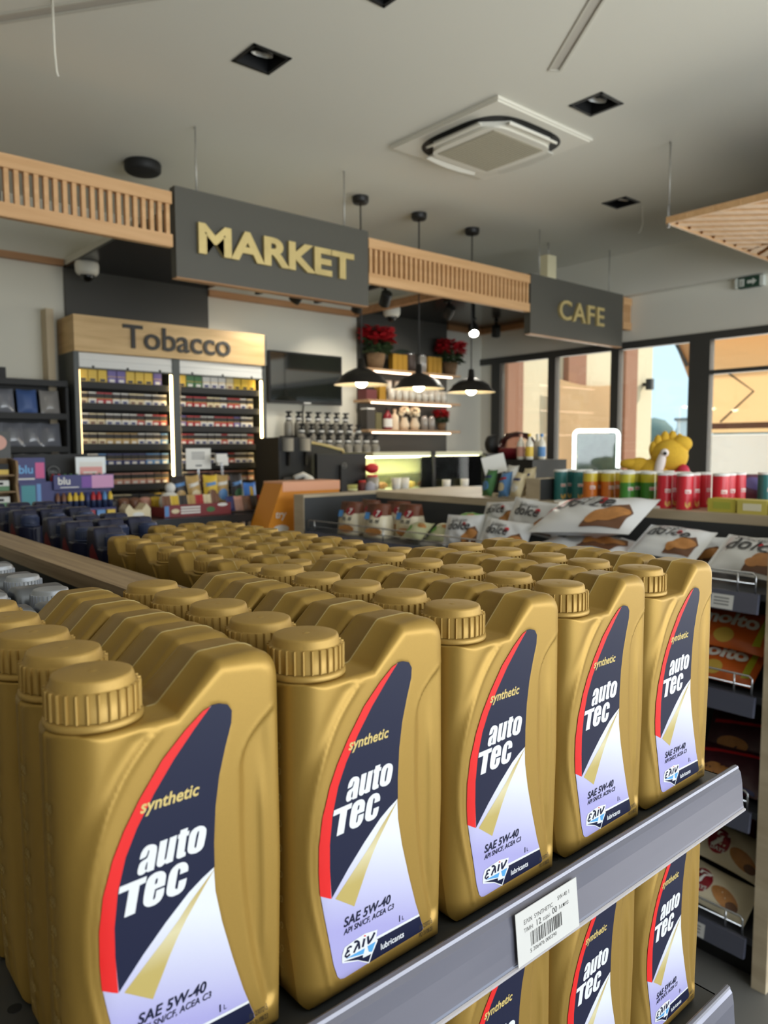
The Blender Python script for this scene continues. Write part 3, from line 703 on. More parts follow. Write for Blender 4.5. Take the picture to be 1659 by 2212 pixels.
# ================================================================== ceiling fittings
m_wht = mat('white_plastic', (240, 236, 222), 0.5)
m_grille = mat('cassette_grille', (176, 168, 146), 0.7)
m_lamp = mat('lamp_reflector', (235, 235, 232), 0.3, metal=0.35)
m_slotdiff = mat('slot_diffuser', (196, 190, 178), 0.6)
m_wire = mat('steel_wire', (180, 178, 170), 0.4, metal=0.5)
def lbl(o, label, cat, group=None): return tag(o, label, cat, group)
DLAB = ['black square recessed downlight left of the ceiling air conditioner', 'black square recessed downlight beside the linear ceiling slot, right of the air conditioner', 'black square recessed downlight above the small cable, between cassette and wooden raft', 'black square recessed downlight cut by the top edge of the picture']
for (x, y), lab in zip(DOWNLIGHTS, DLAB):
    t = empty('recessed_downlight', (x, y, ZC), 0, lab, 'ceiling light', 'square black downlights'); h = DLW
    b = MB(); w = 0.016
    for a in range(4):
        M = Matrix.Rotation(a*R90, 4, 'Z'); b.box(-h, h, -h, -h+w, -0.004, 0.002, m_black, M)
    b.build('frame', t)
    b = MB(); i = h-0.009
    b.add([(-i, -i, 0.002), (i, -i, 0.002), (i, i, 0.002), (-i, i, 0.002), (-i, -i, 0.10), (i, -i, 0.10), (i, i, 0.10), (-i, i, 0.10)], [(0, 1, 5, 4), (1, 2, 6, 5), (2, 3, 7, 6), (3, 0, 4, 7), (4, 5, 6, 7)], m_black); b.build('housing', t)
    b = MB(); M = Matrix.Translation((0.0, -0.006, 0.030)) @ Matrix.Rotation(0.30, 4, 'X')
    b.lathe([(0.048, -0.012), (0.050, -0.012), (0.050, 0.03)], m_black, 24, M=M)
    b.lathe([(0.048, -0.012), (0.042, 0.008), (0.028, 0.022), (0.012, 0.028), (0.0001, 0.028)], m_lamp, 24, M=M)
    b.lathe([(0.0001, -0.004), (0.010, -0.003), (0.013, 0.004), (0.013, 0.024)], mat('bulb_shield', (150, 146, 136), 0.25, metal=0.6), 14, M=M)
    b.build('lamp', t)
for s_, lab in zip(SLOTS, ['slim recessed linear ceiling light above the air conditioner', 'slim recessed linear ceiling light in the top left corner']):
    q = slot_quad(s_); a, c = Vector(s_[0]), Vector(s_[1]); t = empty('linear_ceiling_light', ((a.x+c.x)/2, (a.y+c.y)/2, ZC), 0, lab, 'ceiling light')
    off = Vector((t.location.x, t.location.y)); d = (c-a).normalized(); n = Vector((-d.y, d.x)); L = (c-a).length/2; w = s_[2]/2
    M = Matrix(((d.x, n.x, 0, 0), (d.y, n.y, 0, 0), (0, 0, 1, 0), (0, 0, 0, 1)))
    b = MB()
    for sg in (-1, 1): b.box(-L-0.004, L+0.004, sg*w-0.005, sg*w+0.005, -0.004, 0.012, mat('slot_trim', (208, 204, 190), 0.6), M)
    for sg in (-1, 1): b.box(sg*L-0.005, sg*L+0.005, -w+0.005, w-0.005, -0.004, 0.012, mat('slot_trim'), M)
    b.build('trim', t)
    b = MB(); b.box(-L+0.005, L-0.005, -w+0.005, w-0.005, 0.001, 0.006, m_slotdiff, M); b.build('diffuser', t)
# ceiling cassette air conditioner
ac = empty('air_conditioner', (3.392, 2.995, ZC-0.001), 0, 'white four-way ceiling cassette air conditioner with square grille', 'air conditioner')
def rsq(r, n=64, p=3.4):
    o = []
    for i in range(n):
        a = 2*math.pi*i/n; c, s_ = math.cos(a), math.sin(a); o.append((r*math.copysign(abs(c)**(2/p), c), r*math.copysign(abs(s_)**(2/p), s_)))
    return o
xyz = lambda u, v, h: (u, v, h)
b = MB(); P = 0.408
b.prism([(-P, -P), (P, -P), (P, P), (-P, P)], -0.012, 0, m_wht, xyz); b.prism([(-P+.012, -P+.012), (P-.012, -P+.012), (P-.012, P-.012), (-P+.012, P-.012)], -0.02, -0.012, m_wht, xyz); b.build('panel', ac)
b = MB(); b.prism(rsq(0.342), -0.0215, -0.0205, m_black, xyz); b.build('air_slot', ac)
b = MB(); c8 = 0.292; k = 0.17
b.prism([(-c8, -k), (-k, -c8), (k, -c8), (c8, -k), (c8, k), (k, c8), (-k, c8), (-c8, k)], -0.044, -0.0216, m_wht, xyz)
b.prism(rsq(0.262, 48, 6), -0.055, -0.044, m_wht, xyz); b.build('centre_body', ac)
b = MB(); g = 0.212
b.box(-g, g, -g, g, -0.0575, -0.0551, m_grille)
for i in range(23): b.box(-g, g, -g+0.008+i*0.0182, -g+0.012+i*0.0182, -0.0605, -0.0576, m_grille)
b.build('grille', ac)
for a in range(4):
    M = Matrix.Rotation(a*R90, 4, 'Z') @ Matrix.Translation((0, -0.300, -0.041)) @ Matrix.Rotation(0.42, 4, 'X')
    b = MB(); pts = [(-0.205+0.41*i/10, -0.016-0.016*(1-((i-5)/5)**2)) for i in range(11)]+[(0.19, 0.016), (-0.19, 0.016)]
    b.prism(pts, -0.007, 0.004, m_wht, lambda u, v, h, M=M: M @ Vector((u, v, h))); b.build('flap', ac)
# speaker disc, hanging cable, suspension wires
t = empty('ceiling_speaker', (2.0, 4.585, ZC), 0, 'round black ceiling speaker above the left wooden lattice', 'speaker')
b = MB(); b.lathe([(0.105, 0), (0.11, -0.01), (0.108, -0.05), (0.098, -0.06)], m_black, 28); b.build('housing', t)
b = MB(); b.lathe([(0.098, -0.06), (0.09, -0.064), (0.0001, -0.066)], mat('speaker_mesh', (34, 32, 30), 0.8), 28); b.build('front_mesh', t)
b = MB(); b.tube([(1.044, 3.191, ZC), (1.044, 3.191, 3.18), (1.0445, 3.19, 3.10), (1.049, 3.188, 3.03), (1.053, 3.186, 3.015)], 0.0045, mat('white_cable', (226, 222, 208), 0.5))
lbl(b.build('hanging_cable'), 'loose white cable hanging from the ceiling in the top left corner', 'cable')
b = MB(); b.tube([(5.10, 3.04, ZC), (5.12, 3.05, 3.25), (5.13, 3.05, 3.18), (5.10, 3.05, 3.12), (5.07, 3.05, 3.10)], 0.003, mat('white_cable'))
lbl(b.build('hanging_cable'), 'short pale cable end hanging below the third downlight near the raft', 'cable')
# oak lattice fascia and sign boards in one hanging plane
LY = 3.85
def lattice(x0, x1, label, n, seam=None):
    t = empty('wooden_lattice', ((x0+x1)/2, LY+0.02, 2.77), 0, label, 'lattice screen', 'hanging oak lattice screens'); cx = (x0+x1)/2
    for nm, z0, z1 in (('top_rail', 0.075, 0.138), ('bottom_rail', -0.148, -0.082)):
        b = MB(); b.box(x0-cx, x1-cx, -0.02, 0.02, z0, z1, m_oak)
        b.build(nm, t)
    for i in range(n):
        x = x0-cx+(i+0.5)*(x1-x0)/n
        b = MB(); b.box(x-0.0105, x+0.0105, -0.014, 0.014, -0.081, 0.0745, m_oak); b.build('slat', t)
lattice(0.30, 1.835, 'oak lattice screen hanging left of the larger dark sign board', 35)
lattice(3.190, 4.845, 'oak lattice screen hanging between the two dark sign boards', 37)
lattice(6.185, 6.325, 'short oak lattice piece between the smaller sign and the window wall', 4)
m_sign = mat('sign_board_grey', (84, 82, 74), 0.55)
m_brass = mat('brushed_brass_letters', (226, 204, 142), 0.35, metal=0.55, noise=0.25, nscale=9)
def sign(name, x0, x1, z0, z1, word, wx0, wx1, zb, zt, label, wires, bold, spacing=1.0):
    cx = (x0+x1)/2; t = empty(name, (cx, LY, z0), 0, label, 'sign')
    b = MB(); b.box(x0-cx, x1-cx, 0, 0.062, 0, z1-z0, m_sign); b.build('board', t)
    b = MB(); b.box(x0-cx, x1-cx, 0.002, 0.06, -0.006, -0.0005, m_oak_d); b.build('bottom_edge', t)
    v, f = text_geo(word, 1.0, bold=bold, spacing=spacing); xs = [p[0] for p in v]; ys = [p[1] for p in v]
    sx = (wx1-wx0)/(max(xs)-min(xs)); sz = (zt-zb)/(max(ys)-min(ys))
    b = MB(); text3d(b, word, 1.0, m_brass, lambda x, y, d: (wx0-cx+(x-min(xs))*sx, -0.001-d, zb-z0+(y-min(ys))*sz), 0.022, bold=bold, spacing=spacing); b.build('lettering', t)
    for x in wires:
        b = MB(); b.tube([(x-cx, 0.05, z1-z0-0.01), (x-cx, 0.05, ZC-z0)], 0.005, m_wire); b.build('suspension_wire', t)
sign('market_sign', 1.852, 3.184, 2.472, 2.945, 'MARKET', 1.975, 3.05, 2.611, 2.775, 'large dark grey hanging sign board with brass letters MARKET', (2.005, 3.03), 0.035)
sign('cafe_sign', 4.852, 6.175, 2.459, 2.925, 'CAFE', 5.205, 5.852, 2.604, 2.765, 'smaller dark grey hanging sign board with brass letters CAFE', (5.02, 6.02), 0.012, 1.12)
# beam behind the left lattice
b = MB(); b.bar((0.93, LY+0.06, 2.76), (0.93, YB-0.06, 2.76), 0.05, 0.06, m_oak); b.bar((0.985, LY+0.06, 2.70), (0.985, YB-0.06, 2.70), 0.05, 0.10, m_black)
lbl(b.build('wooden_beam'), 'oak and black beam running back to the wall behind the left lattice', 'beam')
# slatted oak raft on the right
rf = empty('slatted_ceiling_raft', (5.0, 1.2, 2.85), 0, 'slatted oak ceiling raft hanging by wires in the upper right corner', 'ceiling raft')
RX0, RX1, RY0, RY1 = 4.175, 6.05, -0.6, 2.335; RZ = 2.85
for nm, bx in (('frame_edge', (RX0, RX0+0.02, RY0, RY1)), ('frame_edge', (RX1-0.02, RX1, RY0, RY1)), ('frame_edge', (RX0+0.0205, RX1-0.0205, RY1-0.02, RY1)), ('frame_edge', (RX0+0.0205, RX1-0.0205, RY0, RY0+0.02))):
    b = MB(); b.box(*bx, RZ-0.008, RZ+0.030, m_oak); kid(b, nm, rf)
RIDGE = 5.13; sl = 0
def clip_slat(c, sgn, x0, x1):
    """slat along (-sgn, 1) directions through x + sgn*... = c, clipped to the raft"""
    pts = []
    ya = lambda x: c-sgn*x
    lo, hi = x0, x1
    xa, xb = sorted(((c-(RY0+0.02))/sgn, (c-(RY1-0.02))/sgn))
    lo, hi = max(lo, xa), min(hi, xb)
    return None if hi-lo < 0.03 else ((lo, ya(lo)), (hi, ya(hi)))
for i in range(70):
    for sgn, x0, x1 in ((1, RX0+0.02, RIDGE-0.012), (-1, RIDGE+0.012, RX1-0.02)):
        c = (RY0+RX0+i*0.150) if sgn == 1 else (RY1-RIDGE-i*0.150)
        q = clip_slat(c, sgn, x0, x1)
        if not q or sl >= 98: continue
        sl += 1; b = MB(); b.bar((*q[0], RZ+0.010), (*q[1], RZ+0.010), 0.062, 0.028, m_oak); kid(b, 'slat', rf)
b = MB(); b.box(RIDGE-0.012, RIDGE+0.012, RY0+0.0205, RY1-0.0205, RZ-0.004, RZ+0.026, m_oak); kid(b, 'ridge_bar', rf)
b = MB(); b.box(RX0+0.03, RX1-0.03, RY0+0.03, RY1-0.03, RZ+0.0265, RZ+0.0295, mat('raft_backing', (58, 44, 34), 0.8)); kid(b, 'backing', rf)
for x, y in ((RX0+0.01, RY1-0.01), (RX1-0.1, RY1-0.01), (RX0+0.01, RY0+0.1), (RX1-0.1, RY0+0.1)):
    b = MB(); b.tube([(x, y, RZ-0.03), (x, y, RZ+0.03), (x, y, RZ+0.1)], 0.008, m_chrome); b.tube([(x, y, RZ+0.1), (x, y, ZC)], 0.0055, m_wire); kid(b, 'suspension_wire', rf)
# pendants over the cafe counter
m_shade = mat('black_enamel_shade', (34, 32, 30), 0.45)
m_shadein = mat('cream_shade_inside', (238, 226, 196), 0.5)
m_bulb = mat('glowing_bulb', (255, 240, 210), 0.5, emit=26, emit_rgb=(255, 236, 200))
pend = None
PN = ['black enamel pendant lamp nearest the television, leftmost of three', 'black enamel pendant lamp in the middle of the three', 'black enamel pendant lamp nearest the window wall, right of three']
for (x, y), lab in zip(((3.418, 4.215), (3.99, 4.225), (4.585, 4.235)), PN):
    if pend is not None: dup(pend, (x, y, 0), 0, lab); continue
    pend = empty('pendant_lamp', (x, y, 0), 0, lab, 'pendant lamp', 'black cafe pendants')
    b = MB(); b.lathe([(0.0001, ZC-0.045), (0.05, ZC-0.045), (0.058, ZC-0.03), (0.058, ZC)], m_shade, 24); b.build('ceiling_rose', pend)
    b = MB(); b.tube([(0, 0, ZC-0.045), (0, 0, 2.17)], 0.005, m_black); b.build('cord', pend)
    b = MB(); b.lathe([(0.0001, 2.19), (0.022, 2.185), (0.028, 2.12), (0.05, 2.115), (0.105, 2.09), (0.15, 2.058), (0.166, 2.032), (0.192, 2.008), (0.196, 2.0)], m_shade, 36)
    b.lathe([(0.196, 2.0), (0.188, 2.006), (0.162, 2.028), (0.146, 2.054), (0.10, 2.085), (0.03, 2.108), (0.0001, 2.108)], m_shadein, 36); b.build('shade', pend)
    b = MB(); b.sphere((0, 0, 2.022), 0.043, m_bulb, 16, 10); b.lathe([(0.02, 2.045), (0.018, 2.10)], m_wht, 12); b.build('bulb', pend)
# small fittings
t = empty('emergency_light', (5.40, 4.10, 2.99), 0, 'small white box light hanging above the smaller sign', 'emergency light')
b = MB(); b.box(-0.06, 0.06, -0.04, 0.04, 0, 0.20, mat('cream_box', (236, 226, 188), 0.5)); b.build('housing', t)
b = MB(); b.tube([(0, 0, 0.20), (0, 0, ZC-2.99)], 0.006, m_wire); b.build('hanger', t)
t = empty('exit_sign', (XR-0.03, 2.78, 2.835), 0, 'small dark green exit sign with running figure and arrow on the window wall', 'exit sign')
b = MB(); b.box(-0.02, 0.029, -0.085, 0.085, 0, 0.085, mat('exit_green', (36, 70, 54), 0.5)); b.build('panel', t)
ws = mat('exit_white', (220, 224, 216), 0.5)
for a_, c_ in ((-0.112, -0.0855), (0.0855, 0.112)): b = MB(); b.box(-0.02, 0.029, a_, c_, 0.002, 0.083, ws); b.build('end_cap', t)
b = MB(); f2 = lambda u, v: (-0.0206, -u, v)
b.prism([(-0.075, 0.012), (-0.035, 0.012), (-0.035, 0.072), (-0.075, 0.072)][::-1], 0, 0.0004, ws, lambda u, v, h: (-0.0204-h, -u, v))
b.prism([(-0.012, 0.03), (0.03, 0.03), (0.03, 0.015), (0.062, 0.043), (0.03, 0.07), (0.03, 0.055), (-0.012, 0.055)][::-1], 0, 0.0004, ws, lambda u, v, h: (-0.0204-h, -u, v)); b.build('pictogram', t)
t_ = MB()
for u0, v0, u1, v1 in ((-0.055, 0.06, -0.055, 0.036), (-0.055, 0.036, -0.066, 0.018), (-0.055, 0.036, -0.044, 0.02), (-0.055, 0.052, -0.066, 0.044), (-0.055, 0.052, -0.044, 0.046)): t_.bar((-0.0212, -u0, v0), (-0.0212, -u1, v1), 0.0006, 0.005, mat('exit_green'), up=(0, u1-u0, v1-v0) if False else (1, 0, 0))
t_.build('running_figure', t)
def dome_cam(x, y, z, label):
    t = empty('security_camera', (x, y, z), 0, label, 'security camera')
    b = MB(); b.lathe([(0.0001, 0), (0.075, 0), (0.08, -0.02), (0.078, -0.065), (0.065, -0.085), (0.05, -0.09)], m_wht, 24); b.build('housing', t)
    b = MB(); b.sphere((0, 0, -0.088), 0.045, mat('smoked_dome', (18, 18, 18), 0.12), 16, 8); b.build('dome', t)
dome_cam(1.93, 5.40, 2.843, 'white dome security camera under the dark canopy above the tobacco header')
dome_cam(4.66, 5.3, 2.843, 'white dome security camera at the left end of the cafe canopy')
def spot(x, y, z, tilt, rz, label, on=False, stem=0.0, watts=0.0):
    t = empty('track_spotlight', (x, y, z), rz, label, 'spotlight', 'black ceiling spotlights')
    b = MB(); b.cyl((0, 0, 0), 0.012, -0.07, stem, m_black, 10); b.box(-0.018, 0.018, -0.06, 0.06, -0.012, -0.0, m_black); b.build('bracket', t)
    M = Matrix.Translation((0, 0, -0.10)) @ Matrix.Rotation(tilt, 4, 'X')
    b = MB(); b.lathe([(0.0001, 0.055), (0.042, 0.055), (0.045, 0.05), (0.045, -0.055), (0.040, -0.055)], m_black, 20, M=M); b.build('head', t)
    b = MB(); b.lathe([(0.040, -0.05), (0.0001, -0.045)], mat('spot_glow', (255, 250, 235), 0.4, emit=60) if on else mat('spot_lens', (60, 58, 52), 0.2), 20, M=M); b.build('lens', t)
    if watts > 0:                                          # the lamp's own light
        d = bpy.data.lights.new('spot_lamp', 'SPOT'); d.energy = watts; d.spot_size = 1.5; d.spot_blend = 0.7; d.shadow_soft_size = 0.04; d.color = (1, 0.93, 0.8)
        lo = bpy.data.objects.new('spot_lamp', d); COL.objects.link(lo); lo.parent = t; lo.matrix_local = M @ Matrix.Translation((0, 0, -0.06))
def track(x, y0, y1, z, label):
    b = MB(); b.box(x-0.018, x+0.018, y0, y1, z-0.03, z, m_black); lbl(b.build('lighting_track'), label, 'lighting track')
    b = MB()
track(3.38, 4.4, 5.55, 2.86, 'black lighting track hanging left, behind the larger sign')
track(3.98, 4.4, 5.55, 2.86, 'black lighting track hanging right, behind the larger sign')
for x, y, z, tl, rz, lab in ((3.38, 4.95, 2.83, 0.75, 0.35, 'black track spotlight, leftmost below the larger sign'), (3.38, 4.55, 2.83, 0.85, 0.5, 'black track spotlight near the front end of the left track'), (3.98, 4.95, 2.83, 0.75, -0.3, 'black track spotlight at the back of the right track'), (3.98, 4.6, 2.83, 0.8, -0.4, 'black track spotlight near the front end of the right track'),
        (4.85, 4.75, 2.845, 0.85, -0.2, 'black spotlight under the cafe canopy beside the left dome camera'), (6.0, 5.2, 2.845, 0.5, -0.8, 'black spotlight at the far corner of the cafe canopy'), (6.0, 4.55, 2.845, 0.6, -1.3, 'black spotlight by the window wall under the cafe canopy'), (1.02, 4.5, 2.65, 0.0, 0.0, 'small lit black spotlight under the beam at the left edge')):
    spot(x, y, z, tl, rz, lab, on=lab.startswith('small lit'), watts=15 if y > 4.3 and x < 5.5 and not lab.startswith('small') else 0)
for x, lab in ((3.38, 'l'), (3.98, 'r')): pass
spot(5.17, 4.75, 2.72, 0.75, 2.45, 'bright lit black spotlight hanging below the cafe canopy above the right pendant', True, 0.125, 40)
# ================================================================== kiosk and cafe at the back
m_cab = mat('cabinet_grey', (70, 74, 72), 0.45)
m_cabin = mat('cabinet_inside', (30, 30, 30), 0.7)
m_header = wood('header_oak', (196, 160, 106), (222, 188, 134), (2.2, 3, 22), 0.5)
m_letter = mat('black_lettering', (44, 40, 34), 0.5)
m_led = mat('warm_led_strip', (255, 226, 160), 0.5, emit=20, emit_rgb=(255, 222, 150))
m_shutter = mat('roller_shutter', (222, 222, 218), 0.5)
# ---- tobacco cabinet
CX0, CX1, CY = 1.80, 3.33, 5.35
tc = empty('tobacco_cabinet', (2.565, 5.5, 0), 0, 'tall grey cabinet with oak header reading Tobacco and two bays of shelves', 'cabinet')
b = MB(); b.box(CX0+0.035, CX1-0.03, YB-0.08, YB-0.032, 0.1, 2.22, m_cabin); b.box(CX0, CX0+0.034, CY, YB-0.032, 0, 2.222, m_cab); b.box(CX1-0.029, CX1, CY, YB-0.032, 0, 2.222, m_cab)
b.box(2.519, 2.578, CY, YB-0.081, 0, 2.222, m_cab); b.box(CX0+0.035, CX1-0.03, CY, YB-0.081, 0, 0.12, m_cab); kid(b, 'carcass', tc)
b = MB(); b.box(CX0, CX1-0.02, CY-0.02, YB-0.032, 2.2225, 2.470, m_header); b.box(CX1-0.0195, CX1, CY-0.018, YB-0.032, 2.2225, 2.468, m_cab); kid(b, 'header_board', tc)
b = MB(); v_, f_ = text_geo('Tobacco', 1.0, bold=0.012); xs = [p[0] for p in v_]; ys = [p[1] for p in v_]
sx_ = (2.994-2.140)/(max(xs)-min(xs)); sz_ = 0.168/(max(ys)-min(ys))
text3d(b, 'Tobacco', 1.0, m_letter, lambda x, y, d: (2.140+(x-min(xs))*sx_, CY-0.0205-d, 2.268+(y-min(ys))*sz_), 0.012, bold=0.012); kid(b, 'lettering', tc)
BAYS = ((1.836, 2.518), (2.579, 3.299)); SHZ = (2.011, 1.863, 1.715, 1.577, 1.428, 1.285, 1.13)
for x0, x1 in BAYS:
    b = MB()
    for i in range(4): b.box(x0+0.001, x1-0.001, CY+0.004+0.003*(i % 2), CY+0.03, 2.118+i*0.025, 2.1425+i*0.025, m_shutter)
    b.box(x0+0.001, x1-0.001, CY, CY+0.034, 2.108, 2.1175, m_cab)
    for q in (0.14, 0.5, 0.86): b.cyl((x0+(x1-x0)*q, CY, 2.124), 0.008, -0.006, 0.006, m_black, 10, Matrix.Identity(4))
    kid(b, 'roller_shutter', tc)
    for z in SHZ:
        b = MB(); b.box(x0+0.001, x1-0.013, CY+0.03, YB-0.082, z-0.012, z, m_cabin); b.box(x0+0.001, x1-0.013, CY+0.024, CY+0.0295, z-0.034, z+0.012, m_black); kid(b, 'shelf', tc)
    b = MB(); b.box(x1-0.012, x1-0.001, CY+0.010, CY+0.022, 1.06, 2.10, m_led); kid(b, 'led_strip', tc)
    b = MB(); b.box(x0+0.001, x0+0.005, CY+0.012, CY+0.02, 1.3, 2.10, mat('dim_led_strip', (255, 220, 160), 0.5, emit=6)); kid(b, 'led_strip', tc)
# ---- cigarette packs, every one by itself
PAL = {'white': (226, 222, 214), 'yellow': (222, 186, 60), 'gold': (190, 156, 96), 'red': (178, 40, 44), 'navy': (50, 56, 110), 'brown': (120, 80, 58), 'violet': (110, 96, 160), 'green': (70, 120, 70), 'pink': (206, 150, 132), 'cream': (224, 208, 170), 'blue': (90, 140, 196), 'dark': (52, 46, 46)}
protos = {}
m_warn = mat('pack_warning', (46, 40, 38), 0.6); m_yel = mat('pack_yellow_line', (206, 170, 70), 0.6)
def pack(colour, pouch):
    k = (colour, pouch)
    if k in protos: return protos[k], False
    m = mat('pack_'+colour, PAL[colour], 0.45); b = MB(); h, w = (0.105, 0.062) if pouch else (0.088, 0.0545); d = 0.11
    b.box(-w/2, w/2, 0, d, 0, h*0.5, m); b.box(-w/2, w/2, 0, d, h*0.5, h*0.54, m_yel); b.box(-w/2, w/2, 0, d, h*0.54, h*0.9, m_warn if not pouch else m); b.box(-w/2, w/2, 0, d, h*0.9, h, m)
    b.box(-w*0.3, w*0.3, -0.0004, 0, h*0.16, h*0.34, mat('pack_'+{'white': 'navy', 'yellow': 'dark', 'dark': 'gold', 'cream': 'brown'}.get(colour, 'white'), PAL[{'white': 'navy', 'yellow': 'dark', 'dark': 'gold', 'cream': 'brown'}.get(colour, 'white')], 0.45))
    o = b.build('tobacco_pouch' if pouch else 'cigarette_pack'); protos[k] = o; return o, True
ROWC = [['white', 'yellow', 'cream', 'violet', 'yellow', 'gold', 'cream', 'green'], ['white', 'cream', 'white', 'navy', 'brown', 'white', 'dark', 'red', 'white'], ['red', 'white', 'cream', 'white', 'white', 'red', 'violet', 'white'], ['cream', 'gold', 'white', 'white', 'gold', 'white', 'blue', 'white'],
        ['red', 'dark', 'red', 'white', 'navy', 'blue', 'navy', 'white'], ['brown', 'pink', 'pink', 'brown', 'pink', 'brown', 'pink', 'cream'], ['dark', 'brown', 'gold', 'dark', 'yellow', 'cream']]
for bi, (x0, x1) in enumerate(BAYS):
    for ri, z in enumerate(SHZ):
        if bi == 1 and ri == 3: cols = ['red', 'red', 'red', 'white', 'red', 'white', 'white', 'navy']
        elif bi == 1 and ri == 1: cols = ['cream', 'cream', 'white', 'brown', 'white', 'cream', 'white', 'red']
        else: cols = ROWC[ri]
        pouch = ri == 0; step = 0.068 if pouch else 0.0585; x = x0+0.04; prev = None; run = 0
        while x < x1-0.045:
            if run <= 0: colour = rnd.choice(cols); run = rnd.choice((1, 1, 2, 2, 3))
            run -= 1
            o, new = pack(colour, pouch)
            lab = '%s %s on the %s shelf of the %s tobacco bay' % (colour, 'tobacco pouch' if pouch else 'cigarette pack', ORD[ri], ('left', 'right')[bi])
            gr = '%s %s packs on the %s shelf of the %s bay' % (colour, 'pouch' if pouch else 'cigarette', ORD[ri], ('left', 'right')[bi])
            c = o if new else o.copy()
            if not new: COL.objects.link(c)
            c.location = (x, CY+0.045+rnd.uniform(0, 0.01), z+0.0005); c.rotation_euler = (0, 0, rnd.uniform(-0.03, 0.03)); tag(c, lab, 'pouch' if pouch else 'pack', gr)
            x += step
# ---- black display rack at the left
rk = empty('display_rack', (1.4, 5.55, 0), 0, 'black wall display rack with clear packs left of the tobacco cabinet', 'display rack')
b = MB(); b.box(0.85, 1.775, 5.60, 5.64, 0.6, 2.02, m_black); kid(b, 'back_panel', rk)
for z in (2.0, 1.775, 1.55): b = MB(); b.box(0.86, 1.77, 5.42, 5.599, z-0.01, z+0.01, m_black); b.box(0.86, 1.77, 5.405, 5.419, z-0.02, z+0.02, m_black); kid(b, 'shelf', rk)
b = MB(); b.box(1.757, 1.775, 5.41, 5.5995, 0.6, 1.975, m_black); kid(b, 'side_panel', rk)
b = MB(); b.box(1.37, 1.41, 5.52, 5.56, 2.0105, 2.10, m_black); kid(b, 'hook_mount', rk)
def pillow(w, h, t, material, seed=0, nx=18, ny=12, prints=(), texts=(), crimp=0.012, wr=0.12):
    """a filled bag lying in its own x-y plane, printed on the +z side; both ends sealed flat"""
    r = random.Random(seed); ph = [(r.uniform(3, 11), r.uniform(3, 11), r.uniform(0, 6.3), r.uniform(0.3, 1)) for _ in range(5)]
    def S(x, y, side=1):
        u = max(-1, min(1, x/(w/2-crimp))); v = max(-1, min(1, y/(h/2)))
        base = (max(0, 1-abs(u)**2.6))**0.6*(max(0, 1-abs(v)**2.4))**0.55
        n = sum(a*math.sin(p*u+q*v+c) for p, q, c, a in ph)
        return side*(t/2*base*(1+wr*n*0.4)+0.0006)
    b = MB()
    for side in (1, -1):
        v = []; f = []
        for j in range(ny+1):
            for i in range(nx+1):
                x = -w/2+w*i/nx; y = -h/2+h*j/ny; v.append((x, y*(1-0.06*max(0, 1-abs(2*x/w)**2)), S(x, y, side)))
        for j in range(ny):
            for i in range(nx):
                q = (j*(nx+1)+i, j*(nx+1)+i+1, (j+1)*(nx+1)+i+1, (j+1)*(nx+1)+i); f.append(q if side > 0 else q[::-1])
        b.add(v, f, material, True)
    for poly, m, lift in prints:
        P = resample(poly, 0.008); n = len(P); o = np.array(P); x0, y0 = o.min(0); x1, y1 = o.max(0)
        gx, gy = np.meshgrid(np.arange(x0, x1, 0.012), np.arange(y0, y1, 0.012)); g = np.stack([gx.ravel(), gy.ravel()], 1); g = g[inside(g, P)] if len(g) else g
        if len(g): g = g[poly_dist(g, P) > 0.003]
        A = np.concatenate([o, g]) if len(g) else o
        vv, e, ff, *_ = delaunay_2d_cdt([Vector(p) for p in A], [(i, (i+1) % n) for i in range(n)], [], 1, 1e-7)
        b.add([(p.x, p.y*(1-0.06*max(0, 1-abs(2*p.x/w)**2)), S(p.x, p.y)+lift) for p in vv], ff, m, True)
    for body, size, m, at, k in texts:
        vv, ff = text_geo(body, size, **k); b.add([(x+at[0], (y+at[1])*(1-0.06*max(0, 1-abs(2*(x+at[0])/w)**2)), S(x+at[0], y+at[1])+0.004) for x, y in vv], ff, m)
    return b
def ell(cx, cy, rx, ry, n=18, rot=0.0): return [(cx+rx*math.cos(2*math.pi*i/n)*math.cos(rot)-ry*math.sin(2*math.pi*i/n)*math.sin(rot), cy+rx*math.cos(2*math.pi*i/n)*math.sin(rot)+ry*math.sin(2*math.pi*i/n)*math.cos(rot)) for i in range(n)]
def place(o, loc, right, up):
    """stand a flat thing: its x axis along right, its y axis along up"""
    r = Vector(right).normalized(); u = Vector(up); u = (u-r*u.dot(r)).normalized(); n = r.cross(u)
    o.matrix_world = Matrix.Translation(loc) @ Matrix((r, u, n)).transposed().to_4x4(); return o
m_film = mat('clear_pack_film', (120, 122, 130), 0.18, spec=0.8); m_card = mat('pack_card_blue', (70, 96, 150), 0.5); m_film2 = mat('clear_pack_pale', (150, 146, 142), 0.2)
k = 0
for z, n, mats in ((1.785, 6, (m_film, m_film2, m_card)), (1.56, 7, (m_film2, m_film)), (1.35, 7, (m_film, m_film2))):
    for i in range(n):
        o = pillow(0.125, 0.17, 0.05, mats[(i*2+n) % len(mats)], 30+k, 8, 8).build('accessory_pack'); k += 1
        place(o, (0.94+i*0.755/(n-1)*0.97, 5.49, z+0.088+(0.0 if z > 1.4 else 0.0)), (1, 0, 0), (0.05*math.sin(i*3), 0.18, 1))
        tag(o, 'clear plastic pack, %s from the left on the %s shelf of the black rack' % (ORD[i], {1.785: 'upper', 1.56: 'middle', 1.35: 'lowest'}[z]), 'pack', 'clear packs in the black rack')
b = MB(); b.box(0.86, 1.756, 5.42, 5.599, 1.335, 1.349, m_black); kid(b, 'shelf', rk)
def glossy_screen():
    m = mat('tv_glass', (26, 30, 26), 0.05, spec=0.9); m.node_tree.nodes['Principled BSDF'].inputs['IOR'].default_value = 2.3; return m
